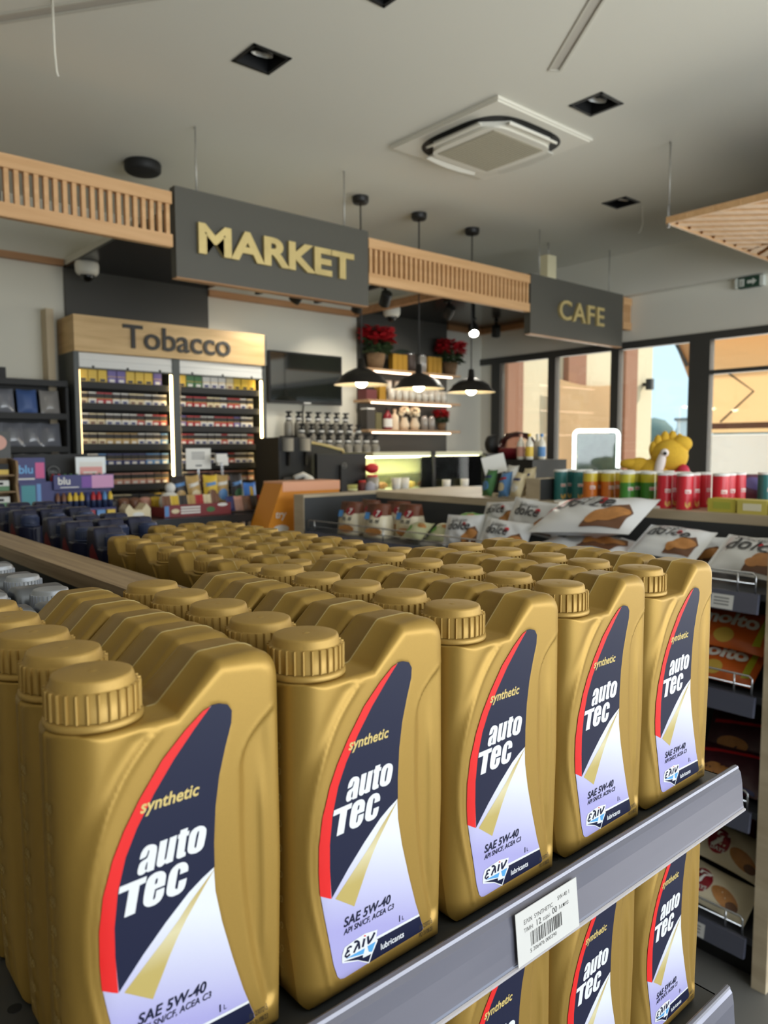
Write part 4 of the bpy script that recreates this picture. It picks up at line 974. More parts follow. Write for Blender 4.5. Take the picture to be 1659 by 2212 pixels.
# ---- television
tv = empty('television', (3.92, 5.64, 2.17), 0, 'black flat television on the wall between tobacco cabinet and cafe shelves', 'television')
b = MB(); b.box(-0.395, 0.395, -0.03, 0.0, -0.225, 0.225, m_black); b.build('bezel', tv)
b = MB(); b.box(-0.38, 0.38, -0.0325, -0.0305, -0.20, 0.212, glossy_screen()); b.build('screen', tv)
b = MB(); b.box(-0.15, 0.15, 0.0005, 0.055, -0.12, 0.12, m_black); b.build('wall_mount', tv)
b = MB(); b.box(-0.04, 0.04, -0.036, -0.031, -0.222, -0.21, m_shutter); b.build('badge', tv)
b = MB(); b.tube([(3.93, 5.68, 1.94), (3.92, 5.685, 1.85), (3.93, 5.685, 1.75)], 0.006, m_black); lbl(b.build('television_cable'), 'thin black cable running down the wall below the television', 'cable')
# ---- cafe wall shelves with light strips
m_shelfw = wood('cafe_shelf_oak', (176, 140, 104), (200, 164, 124), (3, 20, 20))
m_ledw = mat('shelf_led', (255, 226, 200), 0.5, emit=5, emit_rgb=(255, 220, 190))
SX0, SX1 = 4.50, 5.74
for z, lab, strips in ((2.285, 'top oak wall shelf of the cafe with poinsettias and gold tins', ((4.55, 5.17), (5.25, 5.62))), (1.995, 'middle oak wall shelf of the cafe carrying glasses', ((4.55, 5.6),)), (1.715, 'lowest oak wall shelf of the cafe with a red potted plant', ((4.56, 5.6),))):
    t = empty('wall_shelf', (5.12, 5.55, z), 0, lab, 'shelf', 'oak shelves behind the cafe counter')
    b = MB(); b.box(SX0, SX1, 5.45, 5.669, z-0.012, z+0.012, m_shelfw); kid(b, 'board', t)
    for a, c in strips: b = MB(); b.box(a, c, 5.452, 5.472, z-0.024, z-0.0125, m_ledw); kid(b, 'led_strip', t)
m_leaf = mat('green_leaf', (52, 74, 40), 0.6); m_bract = mat('red_bract', (190, 28, 38), 0.55); m_basket = mat('brown_basket', (112, 86, 58), 0.8, noise=0.3, nscale=120)
def poinsettia(x, y, z, r, h, label, lean=0.0):
    t = empty('potted_poinsettia', (x, y, z), 0, label, 'plant', 'red plants on the cafe shelves'); rr = random.Random(int(x*1000))
    b = MB(); b.lathe([(0.0001, 0), (r*0.42, 0), (r*0.58, h*0.36), (r*0.52, h*0.36), (r*0.48, h*0.33), (0.0001, h*0.33)], m_basket, 18); b.build('pot', t)
    def leaves(mb, n, cz, spread, up, m, L):
        for i in range(n):
            a = rr.uniform(0, 6.28); q = rr.uniform(0.1, 1)**0.6*spread; c = Vector((q*math.cos(a)+lean*up, q*math.sin(a)*0.55, cz+rr.uniform(-1, 1)*up-q*q*2.2*up))
            d = Vector((math.cos(a), math.sin(a)*0.7, rr.uniform(-0.5, 0.4))).normalized(); s_ = d.cross(Vector((rr.uniform(-.3, .3), rr.uniform(-.3, .3), 1))).normalized()*L*0.33; nrm = s_.cross(d).normalized()*L*0.08
            mb.add([c, c+d*L*0.4+s_+nrm, c+d*L, c+d*L*0.4-s_+nrm, c+d*L*0.45-nrm], [(0, 4, 1), (1, 4, 2), (2, 4, 3), (3, 4, 0)], m, True)
    b = MB(); leaves(b, 90, h*0.52, r*0.8, h*0.14, m_leaf, r*0.55); b.build('foliage', t)['kind'] = 'stuff'
    b = MB(); leaves(b, 190, h*0.80, r*0.95, h*0.16, m_bract, r*0.55); b.build('red_bracts', t)['kind'] = 'stuff'
poinsettia(4.66, 5.53, 2.298, 0.16, 0.40, 'large red poinsettia in a basket, left end of the top cafe shelf', 0.3)
poinsettia(5.66, 5.53, 2.298, 0.15, 0.36, 'red poinsettia in a pot, right end of the top cafe shelf', 0.2)
poinsettia(5.56, 5.55, 1.728, 0.085, 0.22, 'small red plant in a tapered brown pot on the lowest cafe shelf')
m_gtin = mat('gold_tin', (186, 142, 52), 0.35, metal=0.4); m_jar = mat('jar_glass', (150, 146, 140), 0.1, spec=0.8); m_dk = mat('dark_contents', (60, 48, 42), 0.6)
def tin(x, y, z, w, h, m, label, group='tins and jars on the cafe shelves', lid=None, name='tin', cat='tin', round_=False):
    t = empty(name, (x, y, z), 0, label, cat, group); b = MB()
    if round_: b.lathe([(0.0001, 0), (w/2, 0), (w/2, h*0.86), (w*0.4, h*0.9)], m, 18)
    else: b.box(-w/2, w/2, -w/2, w/2, 0, h*0.93, m)
    b.build('body', t); b = MB()
    if round_: b.lathe([(w*0.42, h*0.9), (w*0.42, h), (0.0001, h)], lid or m_chrome, 18)
    else: b.box(-w/2+0.003, w/2-0.003, -w/2+0.003, w/2-0.003, h*0.931, h, lid or m_black)
    b.build('lid', t)
for i, x in enumerate((4.88, 4.945, 5.01)): tin(x, 5.53, 2.2975, 0.06, 0.17, m_gtin, 'gold tin beside the left poinsettia, %s from it' % ORD[i])
tin(5.12, 5.55, 2.2975, 0.12, 0.19, m_dk, 'dark preserving jar with bright lid, middle of the top cafe shelf', name='jar', cat='jar', round_=True)
tin(5.28, 5.55, 2.2975, 0.10, 0.19, m_jar, 'pale glass jar right of the gap on the top cafe shelf', name='jar', cat='jar', round_=True)
for i, x in enumerate((5.355, 5.42, 5.485)): tin(x, 5.53, 2.2975, 0.06, 0.18, m_gtin, 'gold tin left of the right poinsettia, %s of three' % ORD[i])
b = MB(); b.lathe([(0.0001, 0), (0.14, 0), (0.14, 0.012), (0.0001, 0.012)], mat('dark_green_plaque', (40, 54, 44), 0.5), 24, M=Matrix.Translation((5.12, 5.655, 2.47)) @ Matrix.Rotation(R90, 4, 'X') @ Matrix.Scale(0.42, 4, (0, 1, 0))); lbl(b.build('oval_plaque'), 'dark oval plaque on the wall above the top cafe shelf', 'plaque')
tin(4.57, 5.55, 2.0075, 0.13, 0.10, mat('dark_red_box', (104, 44, 44), 0.5), 'dark red box at the left end of the middle cafe shelf', name='box', cat='box')
tin(4.73, 5.55, 2.0075, 0.08, 0.19, m_gtin, 'tall gold tin near the left end of the middle cafe shelf')
m_tumbler = mat('tumbler_glass', (226, 220, 206), 0.12, spec=0.9)
tum = None
for i in range(9):
    x = 4.83+i*0.088; lab = 'glass tumbler, %s from the left on the middle cafe shelf' % ORD[i]
    if tum is None:
        b = MB(); b.lathe([(0.0001, 0.004), (0.026, 0.004), (0.026, 0), (0.030, 0), (0.036, 0.115), (0.034, 0.115), (0.028, 0.008), (0.0001, 0.008)], m_tumbler, 18); tum = tag(b.build('glass_tumbler', None, (x, 5.50, 2.0075)), lab, 'glass', 'tumblers on the middle cafe shelf')
    else: c = tum.copy(); COL.objects.link(c); c.location = (x, 5.50, 2.0075); c['label'] = lab
wine = None
for i in range(6):
    x = 4.88+i*0.13; lab = 'stemmed glass behind the tumblers, %s from the left on the middle cafe shelf' % ORD[i]
    if wine is None:
        b = MB(); b.lathe([(0.0001, 0), (0.034, 0), (0.034, 0.003), (0.005, 0.008), (0.004, 0.085), (0.02, 0.10), (0.042, 0.14), (0.040, 0.20), (0.038, 0.20), (0.039, 0.14), (0.016, 0.104), (0.0001, 0.10)], m_tumbler, 18); wine = tag(b.build('wine_glass', None, (x, 5.61, 2.0075)), lab, 'glass', 'stemmed glasses on the middle cafe shelf')
    else: c = wine.copy(); COL.objects.link(c); c.location = (x, 5.61, 2.0075); c['label'] = lab
def bottle(x, y, z, r, h, m, mc, label, group, name='bottle', cat='bottle', ml=None):
    t = empty(name, (x, y, z), 0, label, cat, group)
    b = MB(); b.lathe([(0.0001, 0), (r*0.94, 0), (r, h*0.03), (r, h*0.58), (r*0.85, h*0.68), (r*0.38, h*0.78), (r*0.34, h*0.92)], m, 18); b.build('body', t)
    b = MB(); b.lathe([(r*0.40, h*0.88), (r*0.42, h*0.9), (r*0.42, h*0.985), (r*0.36, h), (0.0001, h)], mc, 14); b.build('cap', t)
    if ml: b = MB(); b.lathe([(r+0.0006, h*0.12), (r+0.0006, h*0.5)], ml, 18); b.build('label', t)
    return t
m_pale = mat('pale_vase', (226, 206, 176), 0.5); m_paper = mat('white_paper', (232, 230, 224), 0.7)
tin(4.55, 5.52, 1.7275, 0.10, 0.20, mat('dark_box', (58, 52, 46), 0.5), 'dark box with pale lid, left end of the lowest cafe shelf', lid=m_paper, name='box', cat='box')
tin(4.655, 5.52, 1.7275, 0.075, 0.17, mat('olive_tin', (96, 88, 48), 0.5), 'olive tin on the lowest cafe shelf')
bottle(4.80, 5.52, 1.7275, 0.045, 0.21, mat('ruby_bottle', (130, 36, 46), 0.15), m_black, 'red bottle with pale label on the lowest cafe shelf', 'bottles on the lowest cafe shelf', ml=m_paper)
bottle(4.905, 5.54, 1.7275, 0.042, 0.20, m_pale, m_pale, 'cream bottle right of the red one on the lowest cafe shelf', 'bottles on the lowest cafe shelf')
for i, x in enumerate((5.03, 5.17)):
    t = empty('flower_vase', (x, 5.54, 1.7275), 0, 'cream vase with round white blossom, %s of two on the lowest cafe shelf' % ('left', 'right')[i], 'vase', 'vases on the lowest cafe shelf')
    b = MB(); b.lathe([(0.0001, 0), (0.04, 0), (0.055, 0.05), (0.03, 0.11), (0.034, 0.125)], m_pale, 18); b.build('vase', t)
    b = MB(); rr = random.Random(i)
    for q in range(26):
        a, e = rr.uniform(0, 6.3), rr.uniform(-0.6, 1.5); b.sphere((0.045*math.cos(a)*math.cos(e), 0.045*math.sin(a)*math.cos(e), 0.175+0.045*math.sin(e)), 0.018, mat('cream_blossom', (240, 226, 196), 0.7), 8, 5)
    b.build('blossom', t)
for i, x in enumerate((5.30, 5.40)): tin(x, 5.54, 1.7275, 0.075, 0.14, m_jar, 'glass jar right of the vases on the lowest cafe shelf, %s of two' % ORD[i], name='jar', cat='jar', round_=True)
# ---- cafe back counter, syrup bottles, machines, pastry case
m_ctop = mat('counter_black', (34, 34, 34), 0.3); m_cfront = mat('counter_front', (60, 58, 54), 0.6)
cc = empty('cafe_counter', (4.5, 4.8, 0), 0, 'dark cafe counter carrying the glass pastry case and coffee machine', 'counter')
b = MB(); b.box(2.94, 6.2, 4.42, 5.10, 0, 1.155, m_cfront); kid(b, 'base', cc)
b = MB(); b.box(2.92, 6.22, 4.40, 5.12, 1.1555, 1.185, m_ctop); kid(b, 'worktop', cc)
bc = empty('back_counter', (4.4, 5.45, 0), 0, 'low back counter under the television carrying stepped rows of cups', 'counter')
b = MB(); b.box(3.40, 6.2, 5.22, 5.66, 0, 1.43, m_cfront); kid(b, 'base', bc)
b = MB(); b.box(3.38, 6.2, 5.20, 5.66, 1.4305, 1.46, m_ctop); kid(b, 'worktop', bc)
b = MB(); b.box(3.64, 4.50, 5.38, 5.50, 1.4605, 1.55, m_ctop); b.box(3.64, 4.50, 5.50, 5.64, 1.4605, 1.66, m_ctop); lbl(b.build('stepped_riser'), 'black two-step riser under the syrup bottles on the back counter', 'riser')
m_sy = mat('syrup_bottle', (132, 128, 118), 0.2)
syp = None
for row, (y, z, n, x0) in enumerate(((5.58, 1.6605, 7, 3.70), (5.44, 1.5505, 7, 3.74), (5.30, 1.4605, 8, 3.72))):
    for i in range(n):
        x = x0+i*0.105; lab = 'grey syrup bottle with black pump, %s in the %s row below the television' % (ORD[i], ('back', 'middle', 'front')[row])
        if syp is None:
            syp = empty('syrup_bottle', (x, y, z), 0, lab, 'bottle', 'syrup bottles below the television')
            b = MB(); b.lathe([(0.0001, 0), (0.038, 0), (0.04, 0.006), (0.04, 0.10), (0.03, 0.125), (0.018, 0.135)], m_sy, 16); b.build('body', syp)
            b = MB(); b.lathe([(0.02, 0.13), (0.026, 0.14), (0.026, 0.175), (0.012, 0.18), (0.012, 0.20), (0.026, 0.202), (0.024, 0.215), (0.0001, 0.216)], m_black, 14); b.box(-0.006, 0.006, -0.05, 0, 0.203, 0.214, m_black); b.build('pump', syp)
            b = MB(); b.lathe([(0.0265, 0.142), (0.0285, 0.15), (0.0265, 0.158)], m_shutter, 14); b.build('collar', syp)
        else: dup(syp, (x, y, z), 0, lab)
cm = empty('coffee_machine', (3.13, 4.75, 1.185), 0, 'black coffee machine with two steel hoppers beside the tobacco cabinet', 'coffee machine')
b = MB(); b.box(-0.15, 0.14, -0.12, 0.2, 0, 0.445, m_black); b.build('body', cm)
for x in (-0.075, 0.075): b = MB(); b.cyl((x, -0.125, 0), 0.044, 0.345, 0.44, mat('hopper_steel', (206, 204, 196), 0.3, metal=0.5), 20); b.cyl((x, -0.135, 0), 0.012, 0.24, 0.344, m_black, 14); b.build('hopper', cm)
for x in (-0.075, 0.075): b = MB(); b.box(x-0.045, x+0.045, -0.135, -0.1205, 0.10, 0.16, mat('machine_steel', (110, 108, 104), 0.3, metal=0.7)); b.build('panel', cm)
rm = empty('curved_grinder_hood', (3.47, 4.93, 1.185), 0, 'black machine with arched hood and pale rim behind the monitor', 'coffee machine')
arc = [(-0.17+0.40*i/12, 0.36+0.045*math.sin(math.pi*0.5+math.pi*0.62*i/12)+0.008) for i in range(13)]
b = MB(); b.prism([(-0.17, 0)]+[(0.23, 0)]+arc[::-1], -0.12, 0.12, m_black, lambda u, v, h: (u, h, v)); b.build('hood', rm)
b = MB(); b.tube([(u, -0.122, v) for u, v in arc]+[(0.235, -0.122, 0.325)], 0.013, mat('pale_brass_rim', (190, 176, 128), 0.35, metal=0.3)); b.build('rim', rm)
def monitor(x, y, z, w, h, label, ring=0.03):
    t = empty('monitor', (x, y, z), 0, label, 'monitor'); b = MB()
    b.box(-w/2, w/2, -0.012, 0.025, 0.09, 0.09+h, m_black); b.build('back_shell', t)
    b = MB(); b.box(-w/2+0.01, w/2-0.01, 0.0255, 0.028, 0.10, 0.08+h, mat('dark_glass_screen', (20, 24, 22), 0.06, spec=0.9)); b.build('screen', t)
    b = MB(); b.box(-0.03, 0.03, -0.035, -0.0125, 0.0, 0.24, m_black); b.box(-0.11, 0.11, -0.10, 0.08, 0.0, 0.012, m_black); b.build('stand', t)
    b = MB(); b.lathe([(ring-0.003, 0), (ring, 0), (ring, 0.001), (ring-0.003, 0.001)], mat('logo_grey', (120, 120, 120), 0.4), 28, M=Matrix.Translation((0, -0.0362 if ring < 0.027 else -0.0362, 0.09+h*0.62)) @ Matrix.Rotation(R90, 4, 'X'))
    b.text('D\u0395LL'.replace('\u0395', 'E'), 0.018*ring/0.03, mat('logo_grey'), lambda u, v: (u, -0.0366, 0.09+h*0.62+v-0.006*ring/0.03), align='CENTER', bold=0.02); b.build('logo', t)
    return t
monitor(3.45, 4.50, 1.185, 0.46, 0.235, 'black monitor seen from behind on the cafe counter', 0.022)
t = empty('cloth_bag', (3.09, 4.54, 1.188), 0, 'crumpled white cloth hanging over a black bag beside the coffee machine', 'bag')
b = MB(); b.sphere((0.0, 0, 0.06), 0.1, m_black, 16, 10, (1.2, 0.8, 0.65)); b.build('bag', t)
b = MB(); b.sphere((0.06, -0.04, 0.12), 0.05, m_paper, 14, 9, (0.9, 0.8, 1.0)); b.tube([(0.06, -0.04, 0.15), (0.02, -0.03, 0.175), (-0.05, -0.02, 0.15)], 0.02, m_paper); b.build('cloth', t)
dc = empty('pastry_display_case', (4.39, 4.68, 1.1855), 0, 'lit glass pastry display case on the cafe counter', 'display case')
m_case = glass_thin('case_glass', (240, 244, 236), 0.12); m_caselight = mat('case_light', (255, 250, 200), 0.5, emit=20, emit_rgb=(255, 250, 205))
b = MB(); b.box(-0.635, 0.62, -0.2, 0.25, 0, 0.03, m_shutter); b.box(-0.635, 0.62, 0.24, 0.25, 0.0305, 0.33, mat('case_back', (226, 222, 176), 0.4)); b.build('body', dc)
b = MB(); b.box(-0.635, 0.62, -0.19, 0.2395, 0.30, 0.332, mat('case_top', (220, 222, 190), 0.3)); b.box(-0.62, 0.60, -0.17, 0.0, 0.288, 0.2995, m_caselight); b.build('lit_top', dc)
b = MB(); b.box(-0.635, -0.01, -0.2, -0.195, 0.0305, 0.299, m_case); b.build('front_glass', dc)
b = MB(); b.box(0.025, 0.62, -0.2, -0.195, 0.0305, 0.299, m_case); b.build('front_glass', dc)
b = MB(); b.box(-0.625, 0.61, -0.1, 0.2, 0.15, 0.156, m_case); b.build('glass_shelf', dc)
b = MB(); b.box(-0.0095, 0.0245, -0.21, -0.18, 0.0305, 0.335, m_black); b.build('post', dc)
for i in range(7):
    x = 3.83+i*0.155; b = MB(); rr = random.Random(i)
    b.sphere((0, 0, 0.03), 0.05, mat(('pastry_golden', 'pastry_brown', 'pastry_cream')[i % 3], ((206, 168, 92), (140, 92, 54), (230, 214, 170))[i % 3], 0.7), 14, 8, (1.1, 0.8, 0.6)); lbl(b.build('pastry', None, (x, 4.66, 1.216)), 'round pastry on the floor of the lit case, %s from the left' % ORD[i], 'pastry', 'pastries in the display case')
b = MB(); b.box(5.02, 5.20, 4.45, 4.9, 1.1855, 1.50, m_black); b.box(5.05, 5.17, 4.447, 4.4495, 1.40, 1.43, mat('navy_display', (40, 46, 110), 0.4)); lbl(b.build('black_dispenser'), 'black dispenser box at the right end of the pastry case', 'dispenser')
for i, x in enumerate((3.94, 4.03)): b = MB(); b.lathe([(0.0001, 0), (0.03, 0), (0.04, 0.13), (0.037, 0.13), (0.028, 0.004), (0.0001, 0.004)], m_paper, 18); lbl(b.build('paper_cup', None, (x, 4.435, 1.1855)), 'white paper cup before the pastry case, %s of two standing close together' % ORD[i], 'cup', 'paper cups before the pastry case')
for i, x in enumerate((4.50, 4.72)): b = MB(); b.lathe([(0.0001, 0), (0.03, 0), (0.036, 0.1), (0.033, 0.1), (0.028, 0.004), (0.0001, 0.004)], m_paper, 18); lbl(b.build('paper_cup', None, (x, 4.43, 1.1855)), 'short white paper cup under the right half of the pastry case, %s of two' % ORD[i], 'cup', 'paper cups before the pastry case')
# candy jars and red gift bag left of the case
for i, (x, y, z, w, h, m) in enumerate(((3.70, 4.44, 1.1855, 0.10, 0.16, m_jar), (3.60, 4.44, 1.1855, 0.07, 0.12, mat('dark_red_box')))):
    tin(x, y, z, w, h, m, ('tall glass sweet jar left of the pastry case', 'dark red sweet tin left of the pastry case')[i], 'jars beside the pastry case', name=('jar', 'tin')[i], cat=('jar', 'tin')[i], round_=True, lid=m_bract)
b = MB(); b.sphere((0, 0, 0.05), 0.05, m_bract, 14, 9, (1.2, 0.8, 0.8)); lbl(b.build('red_bow', None, (3.70, 4.44, 1.3462)), 'red bow lying on top of the tall sweet jar', 'bow')
b = MB(); b.lathe([(0.0001, -0.004), (0.045, -0.004), (0.045, 0.004), (0.0001, 0.004)], mat('grey_disc', (140, 142, 156), 0.5), 24, M=Matrix.Translation((3.64, 4.392, 1.245)) @ Matrix.Rotation(R90, 4, 'X') @ Matrix.Scale(1.25, 4, (0, 1, 0))); lbl(b.build('oval_badge'), 'oval grey badge standing before the dark red tin', 'badge')
# ================================================================== checkout counter at the left and what stands on it
kc = empty('checkout_counter', (1.3, 3.85, 0), 0, 'black checkout counter with vertical oak slats along its front', 'counter')
m_slat = mat('pale_oak_slat', (178, 150, 118), 0.6)
b = MB(); b.box(0.2, 2.255, 3.58, 4.2, 0, 1.16, m_black); kid(b, 'base', kc)
b = MB(); b.box(0.18, 2.275, 3.545, 4.22, 1.1605, 1.20, m_ctop); kid(b, 'worktop', kc)
for i in range(46):
    x = 0.225+i*0.0445; b = MB(); b.box(x, x+0.019, 3.556, 3.579, 0.06, 1.155, m_slat); kid(b, 'slat', kc)
KZ = 1.2005
m_blubox = mat('display_navy', (52, 54, 112), 0.5); m_mag = mat('display_magenta', (206, 84, 140), 0.5)
monitor(1.22, 4.02, KZ, 0.36, 0.235, 'black monitor seen from behind on the checkout counter, round badge in its middle', 0.03)
def header(x0, x1, y, z0, z1, d, mats, label, words=(), name='display_header', group=None):
    t = empty(name, ((x0+x1)/2, y, z0), 0, label, 'display', group); w = x1-x0
    b = MB(); b.box(-w/2, w/2, 0, d, 0, z1-z0, m_blubox); b.build('board', t)
    b = MB(); h = z1-z0
    for (a, c, e, g, m) in mats: b.prism([(-w/2+a*w, e*h), (-w/2+c*w, e*h), (-w/2+c*w, g*h), (-w/2+a*w, g*h)], 0, 0.0006, m, lambda u, v, q: (u, -0.0002-q, v))
    for s_, sz, a, e, m in words: b.text(s_, sz, m, lambda u, v: (-w/2+a*w+u, -0.0012, e*h+v), bold=0.02)
    b.build('print', t); return t
header(0.985, 1.125, 3.80, KZ+0.195, KZ+0.31, 0.02, ((0.68, 0.97, 0.15, 0.8, m_mag), (0.05, 0.65, 0.1, 0.16, m_paper)), 'navy header board with magenta splash and word blu, left of the monitor', (('blu', 0.055, 0.14, 0.36, m_sky),))
header(1.0, 1.155, 3.78, KZ+0.003, KZ+0.195, 0.10, ((0.06, 0.46, 0.36, 0.92, mat('display_teal', (60, 140, 150), 0.5)), (0.5, 0.62, 0.4, 0.95, mat('pack_blue', PAL['blue'])), (0.06, 0.5, 0.08, 0.13, m_paper), (0.6, 0.95, 0.1, 0.2, m_paper)), 'navy vape display box with teal window under the blu header', (('3', 0.05, 0.52, 0.08, m_paper),), 'vape_display')
header(1.15, 1.44, 3.76, KZ+0.155, KZ+0.225, 0.02, ((0.45, 0.62, 0.1, 0.9, mat('display_violet', (120, 70, 160), 0.5)), (0.62, 0.99, 0.05, 0.95, mat('display_pink', (206, 150, 190), 0.5)), (0.1, 0.4, 0.12, 0.18, m_paper)), 'wide navy to pink header strip over the rows of small vapes', (('blu', 0.05, 0.06, 0.36, m_paper),))
b = MB(); b.box(-0.145, 0.145, 0, 0.06, 0, 0.06, m_blubox); b.box(-0.145, 0.145, 0.062, 0.12, 0, 0.15, m_blubox); lbl(b.build('vape_rack', None, (1.295, 3.74, KZ)), 'two-step navy rack holding rows of small vapes', 'rack')
vp = {}
for row, (y, z, n, cols) in enumerate(((3.83, KZ+0.1505, 10, ('red', 'red', 'green', 'green', 'green', 'pink', 'pink', 'green', 'green', 'navy')), (3.77, KZ+0.0605, 10, ('brown', 'brown', 'yellow', 'yellow', 'yellow', 'navy', 'red', 'red', 'blue', 'yellow')))):
    for i in range(n):
        c = cols[i]; x = 1.168+i*0.0283; lab = 'small %s topped vape, %s from the left in the %s row' % (c, ORD[i], ('back', 'front')[row])
        if c not in vp:
            t = empty('vape_stick', (x, y, z), 0, lab, 'vape', 'small vapes on the navy rack'); vp[c] = t
            b = MB(); b.lathe([(0.0001, 0), (0.0115, 0), (0.0115, 0.038)], mat('vape_navy', (40, 52, 84), 0.4), 12); b.build('body', t)
            b = MB(); b.lathe([(0.0115, 0.038), (0.0115, 0.062), (0.007, 0.066), (0.006, 0.078), (0.0001, 0.078)], mat('pack_'+c, PAL[c], 0.45), 12); b.build('tip', t)
        else: dup(vp[c], (x, y, z), 0, lab)
for i, (x, c) in enumerate(((1.30, 'red'), (1.35, 'blue'), (1.40, 'yellow'))):
    b = MB(); b.box(-0.02, 0.02, 0, 0.02, 0, 0.052, mat('pack_'+c, PAL[c])); b.box(-0.014, 0.014, -0.0005, 0, 0.012, 0.03, m_paper); lbl(b.build('vape_box', None, (x, 3.70, KZ)), 'small %s box standing before the vape rack' % c, 'box')
t = empty('framed_notice', (1.378, 3.90, KZ), 0, 'white framed notice with pale red print beside the monitor', 'sign'); b = MB()
b.box(-0.075, 0.075, 0, 0.012, 0, 0.31, mat('white_frame', (232, 236, 236), 0.4)); b.build('frame', t)
b = MB(); b.box(-0.058, 0.058, -0.001, 0, 0.02, 0.285, m_paper); b.box(-0.056, 0.056, -0.0016, -0.001, 0.12, 0.26, mat('pale_red_print', (226, 160, 154), 0.6)); b.box(-0.056, 0.056, -0.0016, -0.001, 0.10, 0.115, mat('pack_green', PAL['green']))
for i in range(5): b.box(-0.04, 0.03, -0.0022, -0.0016, 0.14+i*0.022, 0.148+i*0.022, m_paper)
b.build('print', t)
# tan carton rack with four tiers of cartons at the left edge
t = empty('carton_rack', (0.85, 3.72, KZ), 0, 'tan cardboard counter rack with four curved tiers at the left edge', 'rack'); m_tan = mat('tan_card', (150, 124, 92), 0.8)
b = MB(); b.box(-0.30, 0.125, 0.10, 0.12, 0, 0.31, m_tan); b.build('back', t)
side = [(0.10, 0)]+[(-0.03+0.012*math.sin(i*math.pi/2.0), i*0.0372) for i in range(9)]+[(0.10, 0.31)]
for x in (-0.30, 0.115): b = MB(); b.prism([(y, z) for y, z in side], 0, 0.01, m_tan, lambda u, v, h, x=x: (x+h, u, v)); b.build('side', t)
for k in range(4): b = MB(); b.box(-0.289, 0.114, -0.02, 0.0995, 0.004+k*0.075, 0.010+k*0.075, m_tan); b.build('tier', t)
for k in range(4):
    for i in range(3):
        b = MB(); c = ('pack_yellow', 'pack_green', 'pack_green', 'pack_green')[3-k]
        b.box(-0.055, 0.055, 0, 0.06, 0, 0.022, mat(c)); b.box(-0.055, 0.055, 0, 0.06, 0.0225, 0.048, m_paper if k < 3 else m_black); b.box(-0.04, 0.03, -0.0006, 0, 0.028, 0.04, m_black)
        lbl(b.build('carton', None, (0.64+i*0.125, 3.73, KZ+0.0105+k*0.075)), 'small carton, %s from the left on the %s tier of the tan rack' % (ORD[i], ORD[3-k]), 'carton', 'cartons in the tan rack')
b = MB(); b.box(-0.25, 0.10, -0.02, 0.1, 0, 0.12, mat('grey_carton', (92, 92, 92), 0.7)); b.prism(ell(0.045, 0.07, 0.04, 0.035), 0, 0.0006, mat('pack_pink'), lambda u, v, h: (u, -0.0205-h, v)); lbl(b.build('grey_carton', None, (0.85, 3.72, KZ+0.3105)), 'grey carton with round tan mark standing on the tan rack', 'carton')
# sweets tray, chip bags, blue bags, notices on the counter
t = empty('sweet_tray', (1.83, 3.62, KZ), 0, 'long dark red printed sweet tray on the checkout counter', 'tray'); b = MB()
m_tray = mat('tray_red', (128, 44, 46), 0.5)
b.box(-0.19, 0.19, 0, 0.006, 0, 0.062, m_tray); b.box(-0.19, 0.19, 0.006, 0.16, 0, 0.005, m_tray); b.box(-0.19, -0.184, 0.006, 0.16, 0.0051, 0.05, m_tray); b.box(0.184, 0.19, 0.006, 0.16, 0.0051, 0.05, m_tray); b.box(-0.19, 0.19, 0.16, 0.166, 0, 0.03, m_tray); b.build('tray', t)
b = MB(); b.box(-0.188, -0.165, -0.001, 0, 0.004, 0.058, mat('pack_blue'))
for i in range(3): b.box(-0.10, 0.01, -0.001, 0, 0.014+i*0.014, 0.023+i*0.014, m_paper)
b.prism(ell(-0.13, 0.03, 0.022, 0.012), 0, 0.001, mat('pack_cream'), lambda u, v, h: (u, -h, v)); b.prism(ell(0.07, 0.03, 0.025, 0.014), 0, 0.001, mat('pack_green'), lambda u, v, h: (u, -h, v)); b.prism(ell(0.14, 0.052, 0.03, 0.009), 0, 0.001, m_paper, lambda u, v, h: (u, -h, v)); b.build('print', t)
for i in range(7):
    o = pillow(0.045, 0.10, 0.02, mat('pack_'+('brown', 'yellow', 'dark', 'gold', 'red', 'cream', 'brown')[i]), 60+i, 8, 8).build('sweet_packet'); place(o, (1.69+i*0.047, 3.70, KZ+0.058), (1, 0, 0), (0, 0.25, 1)); tag(o, 'small sweet packet in the dark red tray, %s from the left' % ORD[i], 'packet', 'packets in the sweet tray')
b = MB(); b.prism([(-0.065, 0), (0.065, 0), (0.065, 0.05), (0.045, 0.075), (0.02, 0.045), (-0.02, 0.045), (-0.045, 0.075), (-0.065, 0.05)], 0, 0.09, mat('pack_cream'), lambda u, v, h: (u, h, v)); b.prism(ell(0, 0.022, 0.03, 0.012), 0, 0.001, m_paper, lambda u, v, h: (u, -0.0002-h, v)); lbl(b.build('pale_box', None, (1.52, 3.66, KZ)), 'pale yellow open-top box left of the dark red sweet tray', 'box')
for i, (x, c) in enumerate(((1.50, 'dark'), (1.56, 'brown'), (1.62, 'brown'), (1.68, 'pink'), (1.74, 'yellow'))):
    b = MB(); b.lathe([(0.0001, 0), (0.03, 0), (0.032, 0.07), (0.026, 0.085), (0.0001, 0.09)], mat('pack_'+c), 14); lbl(b.build('sweet_jar', None, (x, 3.95, KZ)), 'small %s jar before the tobacco cabinet, %s from the left' % (c, ORD[i]), 'jar', 'jars before the tobacco cabinet')
